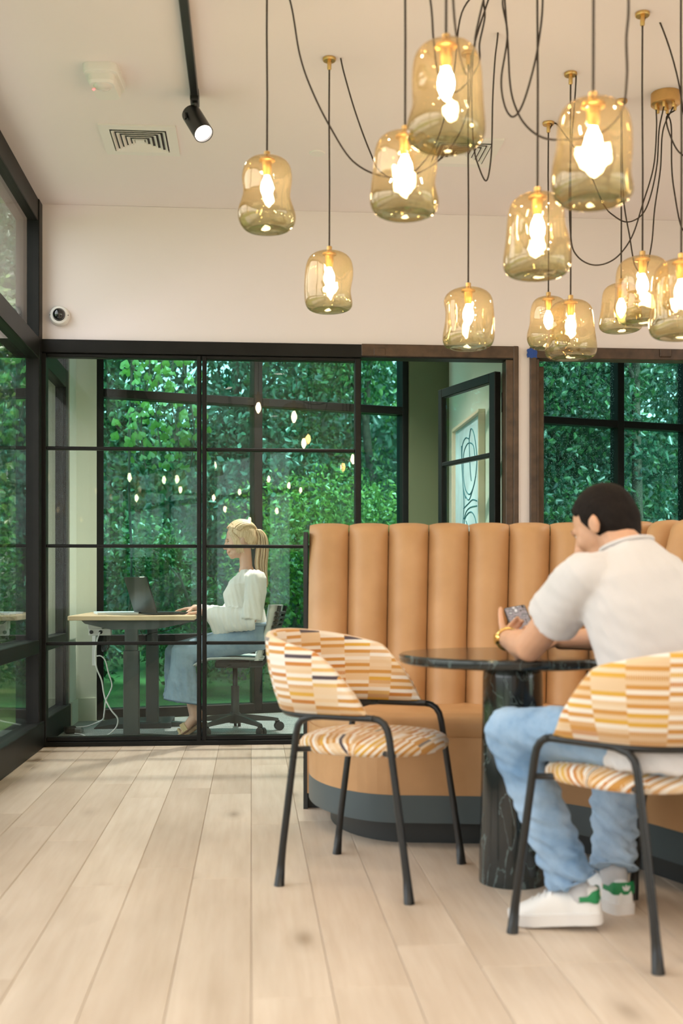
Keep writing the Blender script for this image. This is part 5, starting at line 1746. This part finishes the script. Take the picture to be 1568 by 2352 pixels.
        for i in range(4):
            x = 0.50 + 0.075*i; zc_ = 0.094 - 0.009*i
            MB().tube([q(x, -0.026, zc_-0.012), q(x+0.01, -0.012, zc_), q(x+0.01, 0.012, zc_), q(x, 0.026, zc_-0.012)], 0.0035, 6).build('lace', Msole, sh, smooth=True, world=True)
    sneaker(+1, C(0.720, 3.125, 0.022), C(0.475, 3.195, 0.0))
    sneaker(-1, C(0.820, 3.265, 0.0), C(0.735, 3.53, 0.0))
    # ---- phone
    ph = thing('smartphone', 'black smartphone held by the man above the table', 'phone', pc_, 0)
    W2, H2, T2 = 0.036, 0.074, 0.004
    mm = Matrix(((px_.x, py_.x, pn_.x, pc_.x), (px_.y, py_.y, pn_.y, pc_.y), (px_.z, py_.z, pn_.z, pc_.z), (0, 0, 0, 1)))
    sl = MB().prism(rrect(2*W2, 2*H2, 0.009), -T2, T2, mm).build('case', M_softblack, ph, world=True)
    t_ = NT('phone_screen')
    co = t_.coord('Generated'); br = t_.node('ShaderNodeTexVoronoi'); br.distance = 'CHEBYCHEV'; br.inputs['Scale'].default_value = 3.6; t_.link(co, br.inputs['Vector'])
    c_ = t_.ramp(br.outputs['Distance'], [(0.1, (0.55, 0.53, 0.55)), (0.3, (0.10, 0.10, 0.11)), (0.5, (0.25, 0.22, 0.24)), (0.7, (0.02, 0.02, 0.02))])
    t_.link(c_, t_.b.inputs['Base Color']); t_.link(c_, t_.b.inputs['Emission Color']); t_.b.inputs['Emission Strength'].default_value = 0.5; t_.b.inputs['Roughness'].default_value = 0.15
    MB().prism(rrect(2*W2-0.006, 2*H2-0.008, 0.007), T2, T2+0.0006, mm).build('screen', t_.m, ph, world=True)
build_man()

# ------------------------------------------------------------------ the woman
def build_woman():
    Zc = 7.24
    up = Vector((0, 0, 1))
    def Wp(px, py, dz=0.0): return PD(px, py, Zc + dz)
    fw = Vector((-1, 0, 0)); lf = Vector((0, -1, 0))               # faces left, her left side towards us
    hipc = Wp(572, 1466, 0.02)
    wom = thing('person', 'blonde woman in a cream blouse and wide jeans typing at the desk', 'person', (hipc.x, hipc.y, 0), 0)
    neck = Wp(566, 1312)
    hc = Wp(552, 1241)
    hf = Vector((-0.97, -0.04, -0.20)).normalized(); hu = Vector((-0.20, 0, 0.98)).normalized()
    shl = {1: Wp(590, 1334, -0.16), -1: Wp(578, 1330, 0.16)}
    elb = {1: Wp(578, 1420, -0.20), -1: Wp(528, 1408, 0.20)}
    wri = {1: Wp(462, 1406, -0.02), -1: Wp(447, 1396, 0.13)}
    hip = {1: hipc + Vector((0, -0.085, 0)), -1: hipc + Vector((0, 0.085, 0))}
    knee = {1: Wp(420, 1498, -0.06), -1: Wp(404, 1500, 0.10)}
    ank = {1: Wp(446, 1646, -0.05), -1: Wp(456, 1642, 0.05)}
    toe = {1: Wp(410, 1688, -0.07), -1: Wp(418, 1684, 0.05)}
    ball_ = {1: Wp(420, 1680, -0.07), -1: Wp(428, 1676, 0.05)}
    S = 1.0
    b = MB()
    p, M = add_head(b, hc, hf, hu, S, True)
    b.capsule(neck, hc - hu*0.035 - hf*0.02, 0.041, 0.040)
    b.capsule(neck, neck - up*0.05 + Vector((0.01, 0, 0)), 0.05, 0.06)
    b.loft([ring(hipc, lf*0.13, fw*0.09), ring(hipc.lerp(neck, 0.4), lf*0.10, fw*0.075), ring(hipc.lerp(neck, 0.75), lf*0.13, fw*0.085), ring(neck - up*0.03, lf*0.07, fw*0.05)])
    for s in (1, -1):
        b.capsule(neck - up*0.03, shl[s], 0.045, 0.042)
        b.capsule(shl[s], elb[s], 0.038, 0.034)
        b.capsule(elb[s], wri[s], 0.034, 0.022)
        b.capsule(hip[s], knee[s], 0.07, 0.05)
        b.capsule(knee[s], ank[s], 0.048, 0.030)
        # bare foot on its toes
        b.capsule(ank[s], ball_[s], 0.030, 0.024)
        b.ball(ank[s] + Vector((0.022, 0, -0.012)), 0.026)
        for k in range(5):
            o = Vector((0, (k-2)*0.0135, 0))
            b.capsule(ball_[s] + o*0.9, toe[s] + o + Vector((0.006*abs(k-1), 0, 0)), 0.011, 0.008, 8)
        dd = Vector((-1, 0.03*s, -0.10)) if s == 1 else Vector((-1, -0.05, -0.12))
        add_hand(b, wri[s], dd, -up, 1 if s == -1 else -1, 0.92, ((0.12, 0.3, 0.25), (0.16, 0.32, 0.28), (0.2, 0.35, 0.3), (0.22, 0.35, 0.3)), 0.05)
    remeshed(b, 'body', M_skinW, wom, 0.0044, 4)
    face_parts(wom, p, M, S)
    # ---- hair: scalp cap, combed strands to the tie, ponytail, loose front locks
    f, l, u = frame3(hf, hu)
    h = MB()
    h.ball(p(-0.014, 0, 0.030), (0.099, 0.082, 0.096), M, 14, 20)
    h.ball(p(-0.045, 0, 0.000), (0.070, 0.074, 0.078), M, 14, 20)
    cf = np.array(f); cu = np.array(u); c0 = np.array(hc)
    def trim(co, no):
        d = co - c0
        a = d @ cf; hh = d @ cu
        lim = 0.066 - 0.85*np.clip(0.085-hh, 0, 0.3)
        over = np.clip(a - lim, 0, None)
        return co - np.outer(over, cf) - no*0.012*(over[:, None] > 0.002)
    cap = remeshed(h, 'hair', M_blonde, wom, 0.005, 4, post=trim)
    tie = p(-0.125, 0, 0.008)
    rg = random.Random(3)
    st = MB()
    def on_scalp(a, e, k=1.0):
        """direction: a = angle round from the brow over to the back (0 front, 180 back), e = sideways"""
        v = f*math.cos(a)*math.cos(e) + l*math.sin(e) + u*math.sin(a)*math.cos(e)
        return p(-0.014, 0, 0.030) + f*(v.dot(f)*0.102*k) + l*(v.dot(l)*0.085*k) + u*(v.dot(u)*0.099*k)
    for i in range(84):
        e = (i/83*2-1)*1.25
        a0 = R(38 + 26*abs(e)/1.25 + rg.uniform(-4, 4))
        P = [on_scalp(a0 + (R(168)-a0)*t, e*(1 - t**2.2*0.95), 1.0 + 0.006*math.sin(5*t+i)) for t in (0, 0.12, 0.28, 0.45, 0.62, 0.78, 0.9, 1.0)] + [tie]
        st.tube(spline(P, 3), [0.0055]*(len(P)*3-3) + [0.004], 5)
    st.build('hair_strands', M_blonde, cap, smooth=True, world=True)
    pt = MB()
    wtie = tie
    for i in range(60):
        a = rg.uniform(0, 6.28); r = math.sqrt(rg.random())
        oy, ox = math.sin(a)*r, math.cos(a)*r
        k = rg.uniform(0.88, 1.05)
        def at(px, py, wd): 
            q = Wp(px, py)
            return q + Vector((ox*wd, oy*wd*0.8, 0))
        P = [wtie + Vector((ox*0.008, oy*0.01, 0)), at(592, 1217, 0.016), at(601, 1232, 0.030), at(602, 1262, 0.042), at(599, 1295, 0.042), at(602, 1295+28*k, 0.034), at(606 + 4*ox, 1295+52*k, 0.018)]
        n = (len(P)-1)*4+1
        pt.tube(spline(P, 4), [0.0055*(1-0.75*(j/(n-1))**3) for j in range(n)], 5)
    pt.build('ponytail', M_blonde, cap, smooth=True, world=True)
    MB().tube(ring(tie + Vector((0.01, 0, 0.004)), Vector((0.006, 0, 0.016)), Vector((0, 0.016, 0)), 18), 0.005, 8, closed=True).build('hair_tie', M_softblack, cap, smooth=True, world=True)
    lk = MB()
    for i in range(22):
        t = i/21
        e = 0.35 + 0.75*t
        s0 = on_scalp(R(62), e*0.5, 1.02); 
        P = [s0, p(0.060 - 0.02*t, 0.058+0.004*t, 0.060), p(0.052-0.035*t, 0.074, 0.018), p(0.044-0.045*t, 0.078, -0.03), p(0.040-0.046*t + 0.004*math.sin(i), 0.074, -0.070 - 0.02*rg.random())]
        lk.tube(spline(P, 4), [0.0048*(1-0.6*(j/16)**2) for j in range(17)], 5)
    lk.build('front_lock', M_blonde, cap, smooth=True, world=True)
    # ---- blouse
    t = MB()
    axis = neck - hipc
    def spn(k): return hipc + axis*k
    def off(v, dx): return v + Vector((dx, 0, 0))
    t.loft([ring(spn(0.10), lf*0.135, fw*0.115), ring(spn(0.25), lf*0.145, fw*0.12), off_ring(spn(0.45), -0.018, lf*0.140, fw*0.120), off_ring(spn(0.65), -0.032, lf*0.150, fw*0.122),
            off_ring(spn(0.82), -0.020, lf*0.160, fw*0.100), ring(spn(0.93), lf*0.120, fw*0.072), ring(spn(0.985), lf*0.075, fw*0.055)])
    for s in (1, -1):
        t.capsule(neck - up*0.045 + lf*0.05*s, shl[s], 0.058, 0.066)
        d = elb[s]-shl[s]
        pr = d.normalized().cross(lf).normalized(); p2 = d.normalized().cross(pr)
        t.loft([ring(shl[s] - d*0.1, pr*0.062, p2*0.058), ring(shl[s] + d*0.3, pr*0.066, p2*0.06), ring(shl[s] + d*0.7, pr*0.064, p2*0.058), ring(elb[s] + d*0.04, pr*0.066, p2*0.058)])
        # bell sleeve: opens and droops under the forearm
        w = wri[s]; e = elb[s]
        c1 = e.lerp(w, 0.30) - up*0.018; c2 = e.lerp(w, 0.62) - up*0.040; c3 = e.lerp(w, 0.83) - up*0.055
        if s == 1:
            t.loft([ring(e + Vector((0.02, 0, -0.01)), up*0.060, lf*0.056), ring(c1, up*0.078 + fw*0.0, lf*0.056), ring(c2, up*0.088 + fw*0.028, lf*0.060), ring(c3 - up*0.012, up*0.092 + fw*0.045, lf*0.064)])
        else:
            t.loft([ring(e + Vector((0.02, 0, 0)), up*0.052, lf*0.05), ring(c1, up*0.055, lf*0.05), ring(c2 + up*0.02, up*0.056, lf*0.052), ring(c3 + up*0.03, up*0.052 + fw*0.02, lf*0.05)])
    def folds(co, no):
        w = 0.007*wob(co*np.array([1.5, 1, 0.35]), 44, 0.4) + 0.0018*wob(co*np.array([1.2, 1, 0.5]), 95, 2.9)
        return co + no*w[:, None]
    remeshed(t, 'blouse', M_blouse, wom, 0.006, 4, post=folds)
    # ---- wide jeans
    j = MB()
    j.loft([ring(hipc - up*0.07, lf*0.150, fw*0.125), ring(hipc, lf*0.160, fw*0.128), ring(hipc + up*0.055, lf*0.150, fw*0.118), ring(hipc + up*0.095 - fw*0.015, lf*0.135, fw*0.108)])
    for s in (1, -1):
        j.capsule(hip[s], knee[s], 0.092, 0.074, 18)
        hem = {1: Wp(420, 1612, -0.06), -1: Wp(418, 1606, 0.09)}[s]
        d = hem - knee[s]
        j.loft([ring(knee[s] + Vector((0.0, 0, 0.03)), fw*0.070, lf*0.066), ring(knee[s].lerp(hem, 0.2), fw*0.078, lf*0.068), ring(knee[s].lerp(hem, 0.5), fw*0.092, lf*0.070), ring(knee[s].lerp(hem, 0.8), fw*0.108, lf*0.076), ring(hem, fw*0.120 + up*0.018, lf*0.080)])
    def jf(co, no):
        w = 0.008*wob(co*np.array([1, 1, 0.25]), 46, 1.4) + 0.003*wob(co, 90, 2.5)
        low = np.clip((0.55 - co[:, 2])/0.2, 0.25, 1)
        return co + no*(w*low)[:, None]
    remeshed(j, 'jeans', M_denimW, wom, 0.0065, 4, post=jf)
    for s in (1, -1):
        hem = {1: Wp(420, 1612, -0.06), -1: Wp(418, 1606, 0.09)}[s]
        MB().tube(ring(hem + up*0.004, fw*0.119 + up*0.018, lf*0.080, 30), 0.004, 6, closed=True).build('frayed_hem', mat('dark_denim_hem', (0.10, 0.16, 0.22), 0.9), wom, smooth=True, world=True)
    MB().tube(ring(hipc + up*0.092 - fw*0.015, lf*0.138, fw*0.111, 30), 0.012, 8, closed=True).build('waistband', M_denimW, wom, smooth=True, world=True)
    # ---- sandals
    Ms = mat('straw_sandal', (0.62, 0.47, 0.25), 0.7); Mh = mat('tan_sandal_sole', (0.30, 0.18, 0.09), 0.6)
    for s in (1, -1):
        heel = ank[s] + Vector((0.035, 0, -0.035)); tip = toe[s] + Vector((-0.012, 0, -0.012))
        d = (tip-heel); L = d.length; d.normalize(); sd = Vector((0, 1, 0)); uu = d.cross(sd); 
        if uu.z < 0: uu = -uu
        rows = []
        for x in range(9):
            t_ = x/8
            w = 0.028 + 0.016*math.sin(t_*math.pi*0.9) - 0.012*max(0, t_-0.85)/0.15
            bend = uu*(-0.010*math.sin(t_*math.pi))
            c_ = heel + d*L*t_ + bend
            rows.append([c_ - sd*w, c_ + sd*w, c_ + sd*w - uu*0.014, c_ - sd*w - uu*0.014])
        sl = MB().loft(rows).build('sandal', Mh, wom, world=True)
        for k in range(5):
            c_ = heel + d*L*(0.52 + 0.035*k) + uu*0.004
            MB().tube([c_ - sd*0.040, c_ - sd*0.036 + uu*0.030, c_ + uu*0.046, c_ + sd*0.036 + uu*0.030, c_ + sd*0.040], 0.006, 8).build('strap', Ms, sl, smooth=True, world=True)
        c_ = heel + d*L*0.80
        MB().tube([c_ - sd*0.036, c_ + uu*0.030 - sd*0.02, c_ + uu*0.034, c_ + uu*0.028 + sd*0.02, c_ + sd*0.036], 0.009, 8).build('strap', Ms, sl, smooth=True, world=True)
        hb = heel + d*L*0.06
        MB().tube([hb - uu*0.012, hb - uu*0.02 - up*0.02], [0.024, 0.02], 12).build('heel_block', Mh, sl, world=True)
def off_ring(c, dx, lat, dep): return ring(Vector(c) + Vector((dx, 0, 0)), lat, dep)
build_woman()

# ================================================================== OUTDOORS
def leaf_mat(name, cols, trans=0.45):
    t = NT(name)
    t.n.remove(t.b)
    g = t.node('ShaderNodeNewGeometry')
    c = t.ramp(g.outputs['Random Per Island'], [(0.0, cols[0]), (0.45, cols[1]), (0.8, cols[2]), (1.0, cols[3])])
    d = t.node('ShaderNodeBsdfDiffuse'); tr_ = t.node('ShaderNodeBsdfTranslucent'); gl = t.node('ShaderNodeBsdfGlossy'); gl.inputs['Roughness'].default_value = 0.35
    t.link(c, d.inputs[0]); t.link(c, tr_.inputs[0])
    m1 = t.node('ShaderNodeMixShader'); m1.inputs[0].default_value = trans
    t.link(d.outputs[0], m1.inputs[1]); t.link(tr_.outputs[0], m1.inputs[2])
    m2 = t.node('ShaderNodeMixShader'); m2.inputs[0].default_value = 0.07
    t.link(m1.outputs[0], m2.inputs[1]); t.link(gl.outputs[0], m2.inputs[2])
    t.link(m2.outputs[0], t.o.inputs['Surface'])
    return t.m
LM = [leaf_mat('deep_green_leaves', [(0.012, 0.045, 0.016), (0.028, 0.10, 0.032), (0.06, 0.17, 0.052), (0.12, 0.26, 0.08)]),
      leaf_mat('mid_green_leaves', [(0.022, 0.075, 0.022), (0.05, 0.15, 0.04), (0.10, 0.24, 0.06), (0.20, 0.35, 0.09)]),
      leaf_mat('bright_green_leaves', [(0.07, 0.16, 0.03), (0.14, 0.29, 0.04), (0.25, 0.42, 0.07), (0.38, 0.52, 0.12)]),
      leaf_mat('blue_green_leaves', [(0.020, 0.07, 0.042), (0.042, 0.135, 0.08), (0.088, 0.22, 0.135), (0.17, 0.31, 0.21)])]
M_bark = mat('tree_bark', (0.085, 0.065, 0.045), 0.9, var=0.4, scale=12, bump=0.5, bscale=30, bdist=0.02)

def leaves(n, blobs, size, seed, droop=0.3):
    """n leaf blades spread over ellipsoid clusters (centre, radii) -> vertex / face arrays"""
    rg = np.random.default_rng(seed)
    vol = np.array([b[1][0]*b[1][1]*b[1][2] for b in blobs])**0.75
    idx = rg.choice(len(blobs), n, p=vol/vol.sum())
    C0 = np.array([b[0] for b in blobs])[idx]; RR = np.array([b[1] for b in blobs])[idx]
    d = rg.normal(size=(n, 3)); d /= np.linalg.norm(d, axis=1)[:, None]
    r = rg.random(n)**0.45
    P = C0 + d*RR*r[:, None]
    ax = rg.normal(size=(n, 3)); ax[:, 2] -= droop*2; ax /= np.linalg.norm(ax, axis=1)[:, None]
    sd = np.cross(ax, d*0.8 + rg.normal(size=(n, 3))*0.6); sd /= np.linalg.norm(sd, axis=1)[:, None] + 1e-9
    nn = np.cross(ax, sd)
    s = size*(0.65 + 0.7*rg.random(n))[:, None]
    V = np.empty((n, 6, 3))
    V[:, 0] = P - ax*s*0.5
    V[:, 1] = P - ax*s*0.12 + sd*s*0.30 + nn*s*0.07
    V[:, 2] = P + ax*s*0.22 + sd*s*0.20 + nn*s*0.03
    V[:, 3] = P + ax*s*0.62 - nn*s*0.10
    V[:, 4] = P + ax*s*0.22 - sd*s*0.20 + nn*s*0.03
    V[:, 5] = P - ax*s*0.12 - sd*s*0.30 + nn*s*0.07
    base = np.arange(n)[:, None]*6
    Fq = np.concatenate([base + np.array([[0, 1, 2, 3]]), base + np.array([[0, 3, 4, 5]])], axis=0)
    return V.reshape(-1, 3), Fq
def foliage(name, V, Fq, mt, parent, world=True):
    me = bpy.data.meshes.new(name)
    inv = np.array(root_inv(parent))
    V = V @ inv[:3, :3].T + inv[:3, 3]
    me.vertices.add(len(V)); me.vertices.foreach_set('co', V.ravel())
    me.loops.add(Fq.size); me.loops.foreach_set('vertex_index', Fq.ravel())
    me.polygons.add(len(Fq)); me.polygons.foreach_set('loop_start', np.arange(len(Fq))*4)
    me.update(calc_edges=True); me.validate()
    me.materials.append(mt)
    o = bpy.data.objects.new(name, me); COL.objects.link(o); o.parent = parent
    return o

def tree(name, label, x, y, h, cr, nl, ls, mi, seed, low=0.15, cat='tree', group='trees behind the building', trunk_r=0.09):
    rg = random.Random(seed)
    t = thing(name, label, cat, (x, y, -0.12), rg.uniform(0, 6), group)
    b = Vector((x, y, -0.12))
    tp = b + Vector((rg.uniform(-0.3, 0.3), rg.uniform(-0.3, 0.3), h*0.85))
    trunk = spline([b, b.lerp(tp, 0.35) + Vector((rg.uniform(-.15, .15), 0, 0)), b.lerp(tp, 0.7) + Vector((rg.uniform(-.2, .2), 0, 0)), tp], 5)
    n = len(trunk)
    MB().tube(trunk, [trunk_r*(1-0.75*i/(n-1)) for i in range(n)], 8).build('trunk', M_bark, t, smooth=True, world=True)
    blobs = []
    nb = 13
    for k in range(nb):
        z = low*h + (h - low*h)*(k+0.5)/nb
        a = rg.uniform(0, 6.28); rr = cr*rg.uniform(0.15, 0.75)
        c = (x + math.cos(a)*rr, y + math.sin(a)*rr, z)
        s = cr*rg.uniform(0.35, 0.62)
        blobs.append((c, (s, s, s*rg.uniform(0.6, 0.95))))
        if k % 2 == 0:
            j = min(n-2, int(n*min(0.95, z/h)))
            MB().tube([trunk[j], trunk[j].lerp(Vector(c), 0.5) + Vector((0, 0, 0.08)), Vector(c)], [trunk_r*0.35, trunk_r*0.22, trunk_r*0.08], 6).build('branch', M_bark, t, smooth=True, world=True)
    V, Fq = leaves(nl, blobs, ls, seed)
    fo = foliage('foliage', V, Fq, LM[mi], t)
    fo['kind'] = 'stuff'
    return t

def grass_mat():
    t = NT('lawn_and_leaf_litter')
    co = t.coord('Object'); n = t.noise(co, 1.5, 6, 0.7); m = t.noise(co, 40, 3)
    c = t.ramp(n.outputs['Fac'], [(0.3, (0.05, 0.10, 0.03)), (0.55, (0.13, 0.24, 0.06)), (0.75, (0.20, 0.17, 0.09))])
    t.link(c, t.b.inputs['Base Color']); t.b.inputs['Roughness'].default_value = 0.95
    t.bump(m.outputs['Fac'], 0.8, 0.03)
    return t.m
g = MB().box((-40, -40, -0.6), (40, 60, -0.13)).build('ground', grass_mat())
sup(g, 'grassy ground outside the building', 'ground', kind='structure')

M_conc = mat('pale_concrete_paving', (0.52, 0.50, 0.47), 0.85, var=0.15, scale=2, bump=0.2, bscale=80)  # for unseen paving added to bounce sky light up to the ceiling
o = MB().box((-6.0, -6.0, -0.2), (XL-0.16, 6.4, -0.06)).build('bounce_terrace_left', M_conc)
sup(o, 'added pale concrete terrace bouncing daylight in at the left glass wall', 'terrace', kind='structure')
o = MB().box((XR+0.22, -6.0, -0.2), (XR+5.0, 6.0, -0.06)).build('bounce_terrace_right', M_conc)
sup(o, 'added pale concrete terrace bouncing daylight in at the right hand windows', 'terrace', kind='structure')
rows = []
for i in range(41):
    x = -60 + 3*i
    row = []
    for j in range(14):
        y = 30 + 2.2*j
        z = -0.2 + 7.5*(1-math.exp(-((j+0.0)/4.0)**2)) + (0.9*math.sin(x*0.31+j) + 0.6*math.sin(x*0.83-j*0.7))*min(1, j/3)
        row.append((x, y, z))
    rows.append(row)
hm_ = NT('wooded_slope')
co_ = hm_.coord('Object'); n_ = hm_.noise(co_, 2.2, 8, 0.75)
hm_.link(hm_.ramp(n_.outputs['Fac'], [(0.3, (0.010, 0.03, 0.012)), (0.5, (0.03, 0.085, 0.03)), (0.72, (0.09, 0.18, 0.06))]), hm_.b.inputs['Base Color']); hm_.b.inputs['Roughness'].default_value = 0.95
hm_.bump(n_.outputs['Fac'], 1.0, 0.6)
o = MB().grid(rows).build('hillside', hm_.m, smooth=True)
sup(o, 'dark wooded slope far behind the trees', 'hill', kind='structure')
TREES = [
 # x, y, h, crown, leaves, leaf size, material, low, label
 (-3.4, 11.6, 5.2, 1.5, 9880, 0.086, 1, 0.03, 'leafy tree left outside, seen through the side glass wall'),
 (-1.75, 12.2, 5.6, 1.45, 11400, 0.079, 0, 0.03, 'vine hung tree behind the left office pane above the laptop'),
 (-0.15, 13.0, 5.4, 1.45, 11400, 0.073, 3, 0.03, 'bluish green tree behind the middle mullion of the office window'),
 (1.35, 13.2, 5.0, 1.40, 9880, 0.066, 1, 0.05, 'mid green tree behind the right office pane'),
 (2.9, 12.4, 5.4, 1.5, 9880, 0.073, 0, 0.04, 'dark tree behind the olive wall strip'),
 (4.3, 12.3, 5.6, 1.5, 11020, 0.092, 3, 0.04, 'feathery tree in the left half of the rain specked window'),
 (5.9, 12.9, 5.8, 1.6, 9880, 0.092, 1, 0.04, 'tree in the right half of the rain specked window'),
 (-5.2, 13.8, 6.6, 2.0, 9500, 0.092, 0, 0.05, 'tall tree further back left of the building corner'),
 (-2.6, 15.2, 7.2, 2.2, 9880, 0.099, 3, 0.04, 'tall tree in the second row behind the vine hung tree'),
 (0.6, 15.4, 6.6, 2.1, 8740, 0.099, 0, 0.04, 'tall second row tree behind the middle of the office window'),
 (3.4, 16.0, 7.0, 2.2, 8740, 0.099, 1, 0.04, 'tall second row tree behind the office door'),
 (6.6, 16.6, 7.4, 2.4, 9120, 0.106, 0, 0.04, 'tall second row tree at the right edge'),
 (-6.0, 8.6, 5.8, 1.8, 7980, 0.086, 1, 0.04, 'tree standing left of the side glass wall near the corner'),
 (-7.5, 19.0, 9.0, 3.2, 7220, 0.145, 0, 0.03, 'very tall background tree far left'),
 (-1.5, 20.5, 9.0, 3.4, 7980, 0.145, 0, 0.03, 'very tall background tree behind the left office panes'),
 (4.0, 21.0, 9.0, 3.4, 7980, 0.145, 3, 0.03, 'very tall background tree behind the right office panes'),
 (9.5, 20.5, 9.2, 3.4, 7980, 0.145, 0, 0.03, 'very tall background tree far right'),
 (-11.0, 25.0, 12.0, 4.2, 7000, 0.34, 0, 0.02, 'very large dark tree filling the backdrop, outermost left'),
 (-5.0, 26.5, 12.0, 4.2, 7000, 0.34, 3, 0.02, 'very large dark tree filling the backdrop, left of the centre'),
 (1.5, 27.0, 12.0, 4.2, 7000, 0.34, 0, 0.02, 'very large dark tree filling the backdrop, straight behind the desk worker'),
 (7.5, 27.0, 12.0, 4.2, 7000, 0.34, 0, 0.02, 'very large dark tree filling the backdrop, right of the olive strip'),
 (13.5, 26.5, 12.0, 4.2, 7000, 0.34, 3, 0.02, 'very large dark tree filling the backdrop, outermost right'),
]
for i, (x, y, h, cr, nl, ls, mi, low, lab) in enumerate(TREES):
    tree('leafy_tree', lab, x, y, h, cr, nl, ls, mi, 11+i, low)
SHRUBS = [
 (-0.75, 11.0, 1.4, 0.8, 4940, 0.050, 1, 'low shrub outside behind the desk legs'),
 (0.45, 11.3, 1.9, 0.95, 6460, 0.050, 2, 'sunlit yellow green shrub outside behind the task chair'),
 (1.45, 11.5, 1.8, 0.9, 4940, 0.053, 2, 'bright shrub outside just left of the booth end'),
 (-1.9, 10.0, 1.2, 0.7, 4560, 0.053, 0, 'dark shrub outside by the corner pier'),
 (-2.9, 8.8, 1.3, 0.8, 4560, 0.053, 2, 'bright shrub outside the lower side glass'),
 (2.3, 10.9, 1.4, 0.8, 3800, 0.053, 1, 'shrub outside below the olive wall strip'),
]
for i, (x, y, h, cr, nl, ls, mi, lab) in enumerate(SHRUBS):
    tree('leafy_shrub', lab, x, y, h, cr, nl, ls, mi, 71+i, 0.1, 'shrub', 'shrubs outside the office window', 0.03)

# climbing vine with heart shaped leaves hanging close to the left office pane
vn = thing('climbing_vine', 'climbing vine with bright heart shaped leaves outside the left office pane', 'vine', PD(330, 1345, 9.6) - Vector((0, 0, EYE+0.12)), 0)
hm = []
for k in range(18):
    a = math.pi*2*k/18
    hx = 0.5*math.sin(a)**3*1.0; hy = (13*math.cos(a)-5*math.cos(2*a)-2*math.cos(3*a)-math.cos(4*a))/30
    hm.append((hx, hy))
mh = MB(); mh.add([(0, 0.05, 0.06)] + [(x, y, -0.10*abs(x)) for x, y in hm], [(0, 1+k, 1+(k+1) % 18) for k in range(18)])
lm0 = mh.build('leaf', LM[2], vn)
MB().tube(spline([PD(300, 1345, 9.6) - Vector((0, 0, EYE+0.13)), PD(292, 1500, 9.6), PD(302, 1300, 9.55), PD(296, 1100, 9.5), PD(304, 800, 9.45)], 6), 0.012, 6).build('main_stem', M_bark, vn, smooth=True, world=True)
MB().tube(spline([PD(304, 800, 9.45), PD(370, 792, 9.45), PD(440, 798, 9.5)], 6), 0.008, 6).build('runner', M_bark, vn, smooth=True, world=True)
rgv = random.Random(9)
first = True
sten = []
for st_ in range(5):
    x0 = 300 + st_*34; z0 = 9.4 + 0.15*rgv.random()
    pts = [(x0 + 10*math.sin(k*0.9+st_), 800 + k*46, z0) for k in range(int(5 + 3*rgv.random()))]
    W_ = [PD(*p) for p in pts]
    MB().tube(spline(W_, 4), 0.006, 5).build('stem', M_bark, vn, smooth=True, world=True)
    S_ = spline(W_, 7)
    for q in S_[4:]:
        o = lm0 if first else lm0.copy()
        if not first: COL.objects.link(o)
        first = False
        o.parent = vn
        o.location = root_inv(vn) @ (q + Vector((rgv.uniform(-0.12, 0.12), rgv.uniform(-0.08, 0.08), rgv.uniform(-0.04, 0.04))))
        s_ = rgv.uniform(0.05, 0.085)
        o.scale = (s_, s_, s_)
        o.rotation_euler = (R(90) + rgv.uniform(-0.5, 0.5), math.pi + rgv.uniform(-0.6, 0.6), rgv.uniform(-0.7, 0.7))
